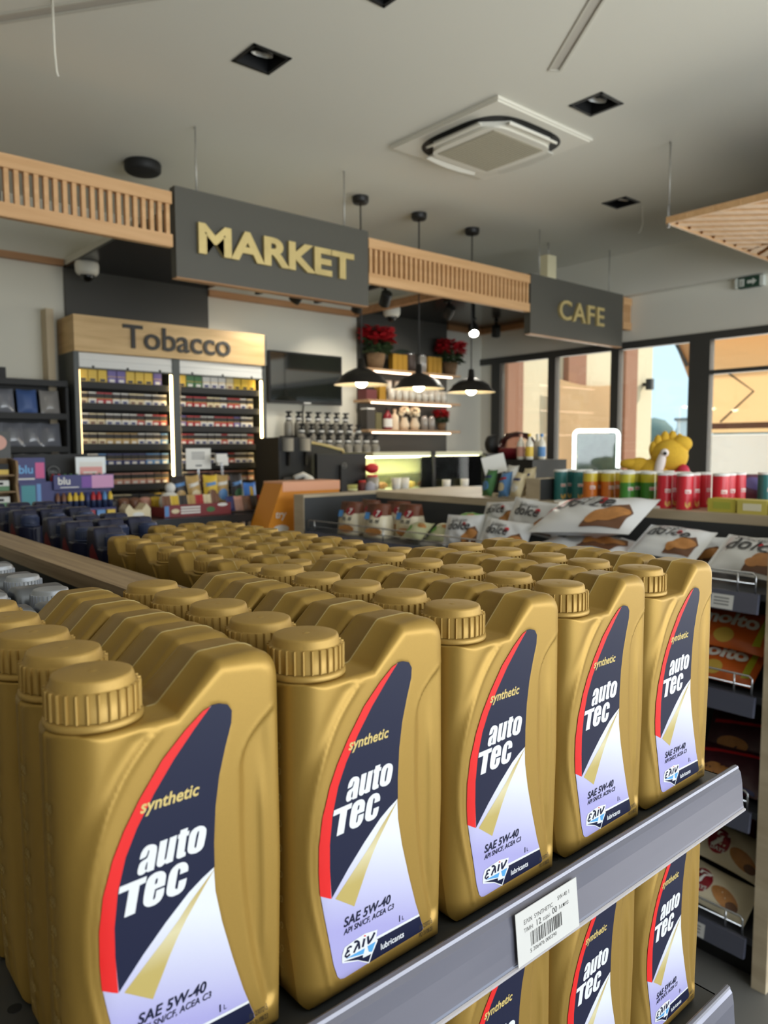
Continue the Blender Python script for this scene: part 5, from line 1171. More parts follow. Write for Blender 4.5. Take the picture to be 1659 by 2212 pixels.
for i, (x, y, c, c2) in enumerate(((1.86, 3.90, 'dark', 'gold'), (1.94, 3.88, 'gold', 'cream'), (2.03, 3.86, 'yellow', 'brown'), (2.11, 3.88, 'gold', 'blue'), (2.20, 3.86, 'dark', 'green'), (2.08, 3.98, 'brown', 'yellow'))):
    o = pillow(0.083, 0.20, 0.045, mat('pack_'+c), 80+i, 12, 12, prints=((ell(0, -0.02, 0.03, 0.035), mat('pack_'+c2), 0.001), ([(-0.036, 0.03), (0.036, 0.045), (0.036, 0.065), (-0.036, 0.05)], mat('pack_'+('white' if i % 2 else 'blue')), 0.0014)), crimp=0.006).build('snack_bag')
    place(o, (x, y, KZ+0.105), (1, 0.1*math.sin(i*2.1), 0.08*math.sin(i*1.7)), (0, 0.15, 1)); tag(o, '%s snack bag with %s picture at the right end of the checkout counter' % (c, c2), 'bag', 'snack bags on the checkout counter')
b = MB(); b.box(-0.14, 0.14, 0, 0.005, 0.0, 0.075, glass_thin('clear_tray')); b.box(-0.14, 0.14, 0.005, 0.12, 0, 0.004, m_black); lbl(b.build('clear_tray', None, (2.165, 3.60, KZ)), 'clear fronted tray right of the dark red sweet tray', 'tray')
for i in range(5):
    o = pillow(0.05, 0.085, 0.02, mat('pack_'+('navy', 'pink', 'brown', 'dark', 'red')[i]), 120+i, 8, 8).build('sweet_packet'); place(o, (2.04+i*0.05, 3.66, KZ+0.05), (1, 0, 0), (0, 0.3, 1)); tag(o, 'sweet packet behind the clear tray front, %s from the left' % ORD[i], 'packet', 'packets in the clear tray')
for i, x in enumerate((2.205, 2.25)):
    o = pillow(0.075, 0.15, 0.04, mat('bright_blue_bag', (70, 130, 220), 0.35), 140+i, 10, 10, prints=(([(-0.012, -0.05), (0.014, -0.05), (0.010, 0.055), (-0.008, 0.055)], mat('pack_yellow'), 0.001), ([(-0.03, -0.02), (0.03, -0.018), (0.03, -0.004), (-0.03, -0.006)], mat('pack_red'), 0.0015)), crimp=0.006).build('blue_bag'); place(o, (x, 3.68+0.07*i+0.05, KZ+0.082), (1, 0, 0), (0, 0.15, 1)); tag(o, 'bright blue bag with yellow stripe at the counter end, %s one' % ('front', 'rear')[i], 'bag', 'blue bags at the counter end')
t = empty('notice_card', (2.08, 4.10, KZ), 0, 'white notice card standing before the right tobacco bay', 'sign'); b = MB(); b.box(-0.08, 0.08, 0, 0.003, 0.23, 0.352, m_paper); b.build('card', t)
b = MB()
for i in range(4): b.box(-0.045, 0.04, -0.0008, -0.0002, 0.325-i*0.012, 0.330-i*0.012, mat('logo_grey'))
b.box(-0.02, 0.02, -0.0008, -0.0002, 0.245, 0.255, mat('logo_grey')); b.build('print', t)
b = MB(); b.box(-0.006, 0.006, 0.0035, 0.008, 0.005, 0.34, m_chrome); b.box(-0.04, 0.04, -0.03, 0.04, 0, 0.0045, m_black); b.build('stand', t)
for i, (x, y, z) in enumerate(((2.16, 4.0, 0.27), (2.20, 4.06, 0.25))): 
    b = MB(); b.box(-0.035, 0.035, 0, 0.02, 0, 0.05+0.2*0, m_paper); b.box(-0.004, 0.004, 0.004, 0.012, -z, -0.0005, m_chrome); lbl(b.build('price_card', None, (x+0.02, y, KZ+z)), 'small white price card on a stem right of the notice, %s' % ('lower one', 'rear one')[i], 'sign')
b = MB(); b.sphere((0, 0, 0.06), 0.06, m_paper, 14, 9, (1, 0.8, 1)); b.sphere((0.0, -0.01, 0.14), 0.028, m_paper, 12, 8); lbl(b.build('white_figurine', None, (1.775, 3.845, KZ)), 'small white rounded figurine behind the dark red sweet tray', 'figurine')
# orange floor stand next to the bakery shelf
t = empty('orange_stand', (2.37, 3.36, 0), 0, 'orange promotional stand with slanted side and pale top', 'stand'); m_or = mat('promo_orange', (232, 150, 44), 0.45); m_or2 = mat('promo_salmon', (240, 176, 140), 0.45)
b = MB(); b.prism([(-0.30, 1.08), (0.19, 1.08), (0.19, 1.372), (-0.185, 1.372)], 0, 0.18, m_or, lambda u, v, h: (u, h, v)); b.build('body', t)
b = MB(); b.prism([(-0.188, 1.322), (0.192, 1.322), (0.192, 1.3735), (-0.188, 1.3735)], -0.004, 0.185, m_or2, lambda u, v, h: (u, h, v)); b.build('top_panel', t)
b = MB(); b.text('Lay', 0.05, m_paper, lambda u, v: (-0.24+u, -0.0008, 1.19+v), bold=0.02) if False else b.text('try', 0.055, m_paper, lambda u, v: (-0.235+u, -0.0008, 1.185+v), bold=0.02, shear=0.2); b.prism(ell(-0.2, 1.125, 0.05, 0.022), 0, 0.0006, m_paper, lambda u, v, h: (u, -0.0002-h, v)); b.build('print', t)
b = MB(); b.box(-0.31, 0.19, -0.01, 0.19, 1.03, 1.0795, m_black); b.box(-0.02, 0.02, 0.06, 0.10, 0.02, 1.0295, m_black); b.box(-0.2, 0.2, 0.0, 0.18, 0, 0.0195, m_black); b.build('stand', t)

# ================================================================== bakery shelf unit with the worktop behind it
BX, BY0, BY1, BXB = 2.128, 0.862, 3.172, 2.60
m_bwood = wood('ash_wood', (178, 160, 132), (204, 188, 160), (4, 4, 18), 0.5); m_bdark = mat('shelf_back_dark', (58, 60, 62), 0.6); m_bshelf = mat('bakery_shelf_metal', (66, 68, 74), 0.45)
bk = empty('bakery_shelf_unit', (2.36, 2.0, 0), 0, 'long open bakery shelf unit with ash side panels and dark back', 'shelf unit')
def panel(y0, y1): return MB().box(BX, BXB, y0, y1, 0, 1.319, m_bwood)
kid(panel(BY1-0.085, BY1), 'side_panel', bk); kid(panel(BY0-0.04, BY0), 'side_panel', bk)
b = MB(); b.box(BX+0.004, BXB-0.0005, BY1-0.0885, BY1-0.0855, 0.1005, 1.306, m_bdark); kid(b, 'side_liner', bk)
b = MB(); b.box(BXB+0.0005, BXB+0.018, BY0-0.04, BY1, 0, 1.285, m_bdark); kid(b, 'back_panel', bk)
b = MB(); b.box(BX+0.05, BXB, BY0+0.0005, BY1-0.086, 0, 0.10, m_black); kid(b, 'base', bk)
TIERS = (1.142, 0.848, 0.512, 0.135)
for z in TIERS:
    b = MB(); b.box(BX+0.012, BXB, BY0+0.005, BY1-0.092, z-0.02, z, m_bshelf); sh = kid(b, 'shelf', bk)
    def sub(mb, name):
        o = mb.build(name, sh); return o
    b = MB(); b.prism([(0.010, 0.0), (-0.004, 0.0), (-0.014, -0.055), (0.0, -0.058)], BY0+0.02, BY1-0.10, mat('bakery_price_rail', (84, 86, 100), 0.25, spec=0.6), lambda u, v, h: (BX+u, h, z+v)); sub(b, 'price_rail')
    b = MB()
    L0, L1 = BY0+0.035, BY1-0.11
    b.tube([(BX+0.012, L0, z), (BX+0.012, L0, z+0.048), (BX+0.012, L0+0.008, z+0.055), (BX+0.012, L1-0.008, z+0.055), (BX+0.012, L1, z+0.048), (BX+0.012, L1, z)], 0.0032, m_chrome)
    b.tube([(BX+0.012, L0, z+0.026), (BX+0.012, L1, z+0.026)], 0.0025, m_chrome)
    for i in range(5):
        y = L0+0.05+(L1-L0-0.1)*i/4; b.tube([(BX+0.012, y, z), (BX+0.012, y, z+0.055)], 0.003, m_chrome)
    sub(b, 'wire_fence')
b = MB(); b.box(BXB+0.002, BXB+0.03, BY0-0.04, BY1, 1.2855, 1.319, m_bwood); kid(b, 'top_edge', bk)
ti = 0
for z, ys in ((TIERS[0], (3.02, 2.72, 2.53, 2.33, 0.98)), (TIERS[1], (1.05,)), (TIERS[3], (1.03,))):
    for y in ys:
        b = MB(); b.prism([(-0.0065, -0.012), (-0.0068, -0.012), (-0.0148, -0.052), (-0.0145, -0.052)], -0.032, 0.032, m_tag, lambda u, v, h: (u, h, v))
        for i in range(3): b.add([(-0.0086-0.0018*i, 0.024, -0.02-0.009*i), (-0.0086-0.0018*i, -0.02, -0.02-0.009*i), (-0.0094-0.0018*i, -0.02, -0.024-0.009*i), (-0.0094-0.0018*i, 0.024, -0.024-0.009*i)], [(0, 1, 2, 3)], mat('logo_grey'))
        lab = {0.98: 'blank white price tag at the near end of the top bakery rail', 1.05: 'white printed price tag under the orange bags', 1.03: 'white printed price tag under the croissant packs at the bottom'}.get(y, 'small grey price tag on the top bakery rail, %s from the far end' % ORD[ti % 4])
        ti += 1; lbl(b.build('price_tag', None, (BX, y, z)), lab, 'price tag', 'price tags on the bakery rails')
# bags on the shelves
m_bagw = mat('white_bag_film', (226, 226, 228), 0.28, spec=0.6); m_cro = mat('croissant_print', (186, 126, 66), 0.45, noise=0.35, nscale=40); m_cro2 = mat('croissant_print_dark', (110, 72, 48), 0.5); m_reddot = mat('red_dot', (200, 40, 50), 0.4); m_script = mat('script_grey', (70, 70, 72), 0.6)
def croissant_bag(loc, right, up, w, h, label, seed, red=False, th=0.075):
    pr = [([(w*0.02, -h*0.46), (w*0.40, -h*0.44), (w*0.42, -h*0.05), (w*0.34, h*0.12), (w*0.22, h*0.02), (w*0.1, -h*0.16)], m_cro2, 0.001), (ell(w*0.25, -h*0.17, w*0.17, h*0.15, 18, 0.5), m_cro, 0.002), (ell(w*0.13, -h*0.28, w*0.10, h*0.10, 14, 0.9), m_cro, 0.0024), (ell(w*0.09, h*0.16, w*0.045, w*0.045), m_reddot, 0.002)]
    if red: pr.append(([(-w*0.46, -h*0.1), (-w*0.34, h*0.42), (-w*0.18, h*0.44), (-w*0.28, h*0.05)], m_reddot, 0.001))
    tx = [('dolce', h*0.40, m_script, (-w*0.38, -h*0.02), dict(shear=0.2, bold=0.015)), ('Selection', h*0.17, m_script, (-w*0.30, h*0.24), dict(shear=0.2))]
    o = pillow(w, h, th, m_bagw, seed, 20, 14, pr, tx, 0.012, 0.2).build('croissant_bag'); place(o, loc, right, up); return tag(o, label, 'bag', 'white croissant bags on the top bakery shelf')
A = (-0.05, -1, 0)
croissant_bag((2.235, 2.10, 1.215), (0.1, -1, 0.06), (0.35, 0, 1), 0.19, 0.135, 'white croissant bag standing left of the others, beside the sandwiches', 1, th=0.05)
croissant_bag((2.50, 2.12, 1.262), (0.0, -1, 0.10), (0.5, 0, 1), 0.22, 0.13, 'white croissant bag leaning at the back, far left of the heap', 2, th=0.06)
croissant_bag((2.225, 1.875, 1.212), (0.0, -1, -0.05), (0.45, 0, 1), 0.23, 0.13, 'white croissant bag at the front of the heap behind the wire', 3, th=0.05)
croissant_bag((2.43, 1.89, 1.268), (0.0, -1, -0.08), (0.4, 0, 1), 0.26, 0.15, 'white croissant bag at the back with dolce in large letters', 4, th=0.06)
croissant_bag((2.33, 1.55, 1.194), A, (1, 0, 0.0), 0.36, 0.26, 'white croissant bag lying underneath the largest one', 5, th=0.08)
croissant_bag((2.335, 1.56, 1.302), (0.08, -1, 0.06), (1, 0.08, 0.42), 0.40, 0.27, 'largest white croissant bag lying on top of the heap', 6, True, th=0.085)
croissant_bag((2.50, 1.24, 1.20), (0, -1, 0), (0.4, 0, 0.9), 0.20, 0.10, 'white croissant bag at the back between the heap and the near end', 7, th=0.05)
croissant_bag((2.325, 1.250, 1.236), (0.0, -1, -0.04), (0.8, 0, 0.45), 0.235, 0.17, 'white croissant bag leaning right of the heap', 8, th=0.06)
croissant_bag((2.31, 0.985, 1.218), (0.0, -1, -0.04), (0.8, 0, 0.5), 0.215, 0.19, 'white croissant bag at the near end of the top bakery shelf', 9, th=0.06)
croissant_bag((2.20, 1.22, 1.168), A, (1, 0, 0.1), 0.30, 0.09, 'white croissant bag lying flat behind the wire near the end', 10, th=0.045)
m_cream7 = mat('cream_bag', (226, 214, 186), 0.35); m_br7 = mat('brown_bag_top', (112, 62, 40), 0.4); m_r7 = mat('red_seven', (150, 30, 44), 0.4)
def mini_bag(loc, rz, label):
    t = empty('pastry_bag', loc, rz, label, 'bag', 'brown topped pastry bags'); w, d, h = 0.125, 0.075, 0.155
    def ring(z): 
        q = z/h; dd = d*(1-0.95*max(0, (q-0.35)/0.65)**1.2); ww = w*(1-0.10*math.sin(min(1, q)*3.0)); bulge = 0.006*math.sin(q*9)
        return [(-ww/2, -dd/2), (0, -dd/2-0.008+bulge), (ww/2, -dd/2), (ww/2-0.012*q, 0), (ww/2, dd/2), (0, dd/2+0.008), (-ww/2, dd/2), (-ww/2+0.012*q, 0)]
    def skin(b, z0, z1, m, n=6):
        zs = [z0+(z1-z0)*i/n for i in range(n+1)]; v = []; f = []
        for z in zs: v += [(x, y, z) for x, y in ring(z)]
        for j in range(n):
            for i in range(8): f.append((j*8+i, j*8+(i+1) % 8, (j+1)*8+(i+1) % 8, (j+1)*8+i))
        if z0 == 0: f.append(tuple(range(7, -1, -1)))
        if z1 == h: f.append(tuple(n*8+i for i in range(8)))
        b.add(v, f, m, True)
    b = MB(); skin(b, 0, h*0.66, m_cream7); b.build('body', t)
    b = MB(); skin(b, h*0.66, h, m_br7); b.build('brown_top', t)
    yf = lambda z: -d/2*(1-0.95*max(0, (z/h-0.35)/0.65)**1.2)-0.011
    b = MB(); pf = lambda u, v, hh: (u, yf(v)-hh, v)
    b.prism([(-0.055, 0.085), (-0.03, 0.085), (-0.03, 0.115), (-0.055, 0.115)], 0, 0.001, mat('corner_blue', (70, 130, 190), 0.4), pf); b.prism(ell(0.012, 0.112, 0.026, 0.019), 0, 0.001, m_r7, pf)
    b.text('7', 0.036, m_paper, lambda u, v: (0.002+u, yf(0.1+v)-0.002, 0.1+v), bold=0.04, shear=0.2); b.text('mini', 0.03, m_script, lambda u, v: (-0.026+u, yf(0.07+v)-0.001, 0.07+v), bold=0.03, shear=0.2)
    b.prism(ell(0.0, 0.03, 0.045, 0.018), 0, 0.001, m_cro, pf); b.build('print', t)
for i, (x, y, r) in enumerate(((2.21, 2.80, -1.35), (2.22, 2.615, -1.3), (2.36, 2.84, -1.5), (2.40, 2.68, -1.2), (2.31, 2.50, -1.4))):
    mini_bag((x, y, 1.1425), r, 'brown and cream pastry bag with a red seven badge, '+('front left of the group', 'front right of the group', 'back left of the group', 'back right of the group', 'rightmost of the group, turned aside')[i])
m_sal = mat('salad_pack', (190, 190, 150), 0.3); m_grn = mat('lettuce_green', (90, 160, 50), 0.5)
for i, (x, y) in enumerate(((2.22, 2.36), (2.26, 2.25), (2.38, 2.22))):
    o = pillow(0.13, 0.11, 0.06, m_sal if i < 2 else m_grn, 200+i, 12, 10, prints=((ell(-0.03, -0.01, 0.022, 0.02), m_grn, 0.001), (ell(0.03, 0.015, 0.02, 0.014), m_cro, 0.001))).build('sandwich_pack'); place(o, (x, y, 1.19 if i < 2 else 1.23), (0, -1, 0.05), (0.8, 0, 0.6)); tag(o, ('sandwich pack with green leaf right of the pastry bags', 'sandwich pack left of the first white bag', 'green topped pack at the back behind the sandwich packs')[i], 'pack')
# lower tiers, near end
m_ora = mat('orange_bag', (206, 98, 36), 0.35); m_yg = mat('yellow_green_film', (190, 190, 50), 0.4)
for i, (loc, up) in enumerate((((2.22, 1.03, 0.905), (0.8, 0, 0.5)), ((2.265, 1.02, 1.0), (0.75, 0, 0.6)))):
    o = pillow(0.24, 0.16, 0.05, m_ora if i < 2 else mat('red_brown_bag', (130, 60, 40), 0.4), 220+i, 14, 10, prints=((ell(0.0, -0.045, 0.03, 0.025), m_yel, 0.001), ([(0.085, -0.06), (0.11, -0.05), (0.11, 0.05), (0.09, 0.06)], m_yg, 0.001), ([(-0.108, -0.06), (-0.09, -0.055), (-0.09, 0.055), (-0.108, 0.05)], m_yg, 0.001)), texts=(('molto', 0.07, m_paper, (-0.085, -0.005), dict(bold=0.04)),)).build('orange_bag')
    place(o, loc, (0.05, -1, -0.03*i), up); tag(o, ('orange bag with white word molto, lowest and nearest the wire', 'orange bag with white word molto leaning on the lowest one', 'red brown bag at the back of the second bakery shelf')[i], 'bag', 'bags on the second bakery shelf')
m_plum = mat('plum_bag', (74, 34, 44), 0.4)
for i, (loc, up) in enumerate((((2.24, 1.0, 0.575), (0.7, 0, 0.6)), ((2.34, 1.0, 0.64), (0.5, 0, 0.8)))):
    o = pillow(0.22, 0.15, 0.05, m_plum, 230+i, 14, 10, prints=((ell(-0.02, -0.03, 0.05, 0.025), m_cro, 0.001), ([(-0.10, 0.03), (0.10, 0.05), (0.10, 0.06), (-0.10, 0.042)], m_reddot, 0.001), ([(-0.10, -0.07), (0.10, -0.07), (0.10, -0.058), (-0.10, -0.058)], mat('pack_navy'), 0.001))).build('plum_bag'); place(o, loc, (0, -1, 0.05), up); tag(o, ('dark plum pastry bag nearest the wire of the third shelf', 'dark plum pastry bag leaning behind on the third shelf')[i], 'bag')
for i, (loc, right, up) in enumerate((((2.205, 1.0, 0.195), (0.05, -1, -0.12), (0.8, 0, 0.6)), ((2.285, 0.985, 0.30), (0.1, -1, -0.2), (0.6, 0, 0.8)))):
    o = pillow(0.20, 0.13, 0.055, m_cream7, 240+i, 16, 10, prints=((ell(-0.05, 0.0, 0.034, 0.04), m_r7, 0.001), (ell(0.03, -0.02, 0.045, 0.025, 18, -0.4), m_cro, 0.001), (ell(0.055, -0.035, 0.018, 0.014), m_cro2, 0.0016)), texts=(('7', 0.065, m_paper, (-0.072, -0.018), dict(bold=0.05, shear=0.25)), ('DAYS', 0.018, m_paper, (-0.068, -0.03), dict(bold=0.02)))).build('croissant_pack'); place(o, loc, right, up); tag(o, ('cream croissant pack with red seven badge nearest the bottom wire', 'cream croissant pack with red seven badge leaning behind the other')[i], 'pack', 'croissant packs on the bottom bakery shelf')
o = pillow(0.2, 0.2, 0.05, mat('red_bag', (140, 24, 40), 0.4), 250, 12, 12).build('red_bag'); place(o, (2.44, 1.1, 0.27), (0.2, -1, 0.1), (0.4, 0, 1)); tag(o, 'red bag at the back of the bottom bakery shelf', 'bag')
o = pillow(0.17, 0.19, 0.06, mat('silver_bag', (150, 150, 146), 0.3, metal=0.2), 251, 12, 12, prints=((ell(0.0, 0.0, 0.05, 0.05), m_bagw, 0.001), (ell(0.0, 0.0, 0.02, 0.02), m_cro2, 0.0016))).build('silver_bag'); place(o, (2.27, 1.20, 0.30), (0.2, -1, 0.2), (0.4, 0.2, 1)); tag(o, 'silver grey bag with round print behind the croissant packs', 'bag')

# ---- worktop behind the bakery shelves
wk = empty('worktop_counter', (3.0, 2.1, 0), 0, 'ash topped counter behind the bakery shelves carrying crisp tubes', 'counter')
b = MB(); b.box(2.655, 3.34, 0.84, 3.16, 0, 1.288, m_cfront); kid(b, 'base', wk)
b = MB(); b.box(2.6305, 3.36, 0.822, 3.172, 1.2885, 1.319, m_bwood); kid(b, 'worktop', wk)
WZ = 1.3195
m_canlid = mat('tube_lid', (226, 226, 222), 0.35); m_face = mat('tube_panel', (232, 220, 214), 0.45)
tubes = {}
def tube_can(kind, x, y, rz, label):
    cols = {'teal': ((48, 116, 116), (48, 116, 116)), 'orange': ((214, 188, 60), (206, 112, 36)), 'green': ((206, 196, 60), (72, 142, 56)), 'red': ((206, 40, 54), (206, 40, 54))}[kind]
    if kind in tubes: return dup(tubes[kind], (x, y, WZ), rz, label)
    t = empty('crisp_tube', (x, y, WZ), rz, label, 'crisps', 'crisp tubes on the worktop'); tubes[kind] = t; r = 0.0285; H = 0.134
    b = MB(); b.lathe([(0.0001, 0), (r, 0), (r, 0.003), (r, H*0.68)], mat('tube_'+kind, cols[1], 0.35), 24); b.lathe([(r, H*0.68), (r, H*0.93)], mat('tube_top_'+kind, cols[0], 0.35), 24); b.build('body', t)
    b = MB(); b.lathe([(r+0.001, H*0.93), (r+0.001, H*0.985), (r*0.9, H), (0.0001, H)], m_canlid, 24); b.build('lid', t)
    def cyl_map(u, v, q=0.0006): a = -math.pi/2+u/r; return ((r+q)*math.cos(a), (r+q)*math.sin(a), v)
    b = MB(); P = [(-0.012+0.024*i/8, 0.060) for i in range(9)]+[(0.012-0.024*i/8, 0.074) for i in range(9)]
    b.add([cyl_map(u, v) for u, v in P], [tuple(range(18))], m_face); b.text('Pringles', 0.0085, mat('tube_red'if kind == 'red' else 'label_red'), lambda u, v: cyl_map(u*0.62-0.0105, 0.0635+v, 0.0011), bold=0.02)
    P = [(-0.011+0.022*i/8, 0.010+0.004*math.cos(i)) for i in range(9)]+[(0.011-0.022*i/8, 0.026+0.004*math.sin(i)) for i in range(9)]; b.add([cyl_map(u, v) for u, v in P], [tuple(range(18))], mat('crisp_print', (226, 180, 90), 0.5)); b.build('print', t)
    return t
FA = math.atan2(-0.86, -0.5)+R90        # print towards the shoppers in the aisle
for kind, front, depth in (('teal', ((2.745, 2.00), (2.79, 1.94)), 1), ('orange', ((2.672, 1.800), (2.722, 1.748)), 2), ('green', ((2.690, 1.640), (2.752, 1.585)), 2), ('red', ((2.672, 1.470), (2.662, 1.385), (2.745, 1.29)), 2)):
    n = 0
    for x, y in front:
        tube_can(kind, x, y, FA+jit(0.1), '%s crisp tube on the worktop, %s in the front row of its colour' % (kind, ORD[n])); n += 1
    for dpt in range(depth):
        for k_, (x, y) in enumerate(front): tube_can(kind, x+0.074*(dpt+1)+0.014*dpt, y+0.010, FA+jit(0.3), '%s crisp tube standing %s behind the %s %s one of the front' % (kind, ('one place', 'two places')[dpt], ORD[k_], kind))
tube_can('teal', 3.0, 1.235, FA, 'single pale teal crisp tube right of the red ones')
for i, (x, y, r) in enumerate(((2.655, 1.90, 0.3), (2.66, 1.52, 0.2))): 
    b = MB(); b.box(-0.03, 0.03, -0.045, 0.045, 0, 0.004, m_paper); b.box(-0.03, 0.03, -0.045, 0.045, 0.0045, 0.008, m_paper); lbl(b.build('price_card', None, (x, y, WZ), (0, 0, r)), ('white card lying before the teal crisp tubes', 'white card lying before the green and red crisp tubes')[i], 'card')
for i, (x, y, c, c2) in enumerate(((2.675, 1.235, (196, 184, 74), (170, 176, 70)), (2.665, 1.125, (206, 192, 96), (232, 226, 200)), (2.665, 1.01, (186, 138, 92), (206, 170, 120)), (2.78, 1.06, (196, 150, 92), (216, 176, 116)))):
    t = empty('biscuit_box', (x, y, WZ), jit(0.04), ('yellow green biscuit box next to the red crisp tubes', 'yellow biscuit box with white end, middle of three', 'brown biscuit box at the right edge of the worktop', 'tan tray box behind the brown biscuit box')[i], 'box', 'biscuit boxes on the worktop')
    b = MB(); h_ = 0.048 if i < 3 else 0.085; b.box(-0.035, 0.035, -0.05, 0.05, 0, h_, mat('biscuit_box_%d' % i, c, 0.5)); b.build('carton', t)
    b = MB(); b.box(-0.0362, -0.0352, -0.032, 0.03, h_*0.25, h_*0.75, mat('biscuit_print_%d' % i, c2, 0.5)); b.build('print', t)
for i, (x, y) in enumerate(((3.05, 1.33), (3.10, 1.17), (3.0, 1.0))):
    o = pillow(0.15, 0.13, 0.07, mat('purple_bag', (112, 66, 92), 0.35), 260+i, 14, 10, prints=((ell(0.03, 0.0, 0.04, 0.03), mat('pack_violet'), 0.001),)).build('purple_bag'); place(o, (x, y, WZ+0.07), (0.3, -1, 0.05*i), (0.6, 0, 0.8)); tag(o, 'purple snack bag at the right of the worktop, '+('far one', 'middle one', 'near one')[i], 'bag', 'purple bags on the worktop')
t = empty('counter_riser', (2.72, 2.075, WZ), 0, 'small raised ash block with dark end on the worktop left of the tubes', 'riser'); b = MB(); b.box(-0.07, 0.09, -0.035, 0.04, 0, 0.095, m_bwood); b.build('block', t)
b = MB(); b.box(-0.068, 0.088, -0.037, -0.0355, 0.002, 0.093, m_bdark); b.build('dark_end', t)
for i, (x, y, w, h_, c, c2) in enumerate(((2.66, 2.335, 0.074, 0.13, 'green', 'blue'), (2.67, 2.25, 0.074, 0.12, 'blue', 'cream'), (2.66, 2.165, 0.074, 0.12, 'cream', 'white'), (2.75, 2.29, 0.08, 0.15, 'white', 'green'), (2.76, 2.19, 0.08, 0.14, 'cream', 'brown'))):
    o = pillow(w, h_, 0.05, mat('pack_'+c), 270+i, 12, 10, prints=((ell(0, -h_*0.15, w*0.3, h_*0.18), mat('pack_'+c2), 0.001), ([(-w*0.3, h_*0.12), (w*0.3, h_*0.16), (w*0.3, h_*0.26), (-w*0.3, h_*0.22)], mat('pack_'+('red' if i == 1 else 'navy')), 0.0012)), crimp=0.006).build('snack_bag'); place(o, (x, y, WZ+h_*0.52), (-0.2, -1, 0.12*math.sin(i*2)), (0.3, 0, 1)); tag(o, '%s snack bag with %s picture on the worktop left of the ash riser, number %s from the left' % (c, c2, ('one', 'two', 'three', 'four', 'five')[i]) if False else '%s and %s snack bag on the worktop left of the ash riser' % (c, c2), 'bag', 'snack bags left of the ash riser')
t = empty('paper_notice', (2.80, 2.38, WZ), -0.9, 'tilted white paper notice behind the snack bags on the worktop', 'sign'); b = MB(); M = Matrix.Rotation(-0.25, 4, 'Y'); b.box(-0.055, 0.055, -0.001, 0.001, 0.11, 0.2, m_paper, M); b.build('sheet', t); b = MB(); b.bar((0, 0.003, 0), (0, 0.003, 0.16), 0.006, 0.003, m_chrome, up=(0, 1, 0)); b.box(-0.03, 0.03, -0.02, 0.02, 0, 0.003, m_black); b.build('stand', t)
b = MB(); b.box(-0.03, 0.03, -0.05, 0.05, 0, 0.006, m_paper); lbl(b.build('receipt_pad', None, (2.665, 2.10, WZ), (0, 0, 0.2)), 'white pad lying at the counter edge before the ash riser', 'pad')
# black machine with red bowl and bottles, lit frame, yellow plush
t = empty('drink_machine', (3.12, 2.50, WZ), 0, 'black drink machine with red bowl left of the lit frame', 'drink machine')
b = MB(); b.box(-0.14, 0.14, -0.16, 0.17, 0, 0.17, m_black); b.build('body', t)
b = MB(); b.lathe([(0.0001, 0.171), (0.075, 0.171), (0.10, 0.21), (0.10, 0.23)], mat('red_bowl', (126, 34, 46), 0.3), 24, (0.0, 0.05, 0)); b.build('red_bowl', t)
b = MB(); b.lathe([(0.10, 0.231), (0.092, 0.27), (0.06, 0.305), (0.0001, 0.315)], glass_thin('dome_glass', (236, 226, 222)), 24, (0.0, 0.05, 0)); b.build('dome', t)
b = MB(); b.lathe([(0.0001, -0.02), (0.05, -0.02), (0.05, 0.02), (0.0001, 0.02)], m_black, 20, M=Matrix.Translation((-0.05, 0.17, 0.25)) @ Matrix.Rotation(R90, 4, 'X')); b.build('knob', t)
for i, (dx, dy, c) in enumerate(((-0.09, -0.045, 'pink'), (-0.09, -0.10, 'yellow'), (-0.03, -0.13, 'blue'), (0.0, -0.08, 'white'))):
    bottle(3.12+dx, 2.50+dy, WZ+0.1705, 0.02, 0.13, m_tumbler, mat('pack_'+c), 'clear syrup bottle with %s cap on the black drink machine' % c, 'bottles on the drink machine', ml=mat('pack_'+c))
t = empty('lit_frame_display', (3.20, 2.125, WZ), math.radians(-40), 'glass display with bright white rounded light frame on the worktop', 'display')
m_neon = mat('white_light_frame', (255, 255, 255), 0.4, emit=3.0, emit_rgb=(240, 255, 248)); r_ = 0.022; fw, fh = 0.108, 0.312
pth = [(-fw, 0, 0.10)]+[(-fw, 0, fh-r_)]+[(-fw+r_-r_*math.cos(a), 0, fh-r_+r_*math.sin(a)) for a in (0.4, 0.8, 1.2)]+[(-fw+r_, 0, fh), (fw-r_, 0, fh)]+[(fw-r_+r_*math.sin(a), 0, fh-r_+r_*math.cos(a)) for a in (0.4, 0.8, 1.2)]+[(fw, 0, fh-r_), (fw, 0, 0.13)]
b = MB(); b.tube(pth, 0.0095, m_neon, 12); b.build('light_frame', t)
b = MB(); b.box(-fw+0.014, fw-0.014, 0.0, 0.006, 0.0605, fh-0.014, mat('display_glass', (92, 112, 104), 0.08, spec=0.8, noise=0.5, nscale=18)); b.build('glass_panel', t)
b = MB(); b.box(-fw-0.01, fw+0.01, -0.03, 0.06, 0, 0.06, m_black); b.bar((-fw, 0.014, 0.0), (-fw, 0.014, fh-0.03), 0.012, 0.012, m_black, up=(0, 1, 0)); b.bar((fw, 0.014, 0.0), (fw, 0.014, fh-0.03), 0.012, 0.012, m_black, up=(0, 1, 0)); b.build('base', t)
m_plush = mat('yellow_plush', (206, 164, 44), 0.85, noise=0.15, nscale=90); m_pwhite = mat('plush_white', (226, 216, 214), 0.8); m_pred = mat('plush_red', (196, 40, 70), 0.6)
t = empty('yellow_plush_toy', (3.19, 1.80, WZ), math.radians(-48), 'yellow plush toy with red bow sitting behind the crisp tubes', 'toy')
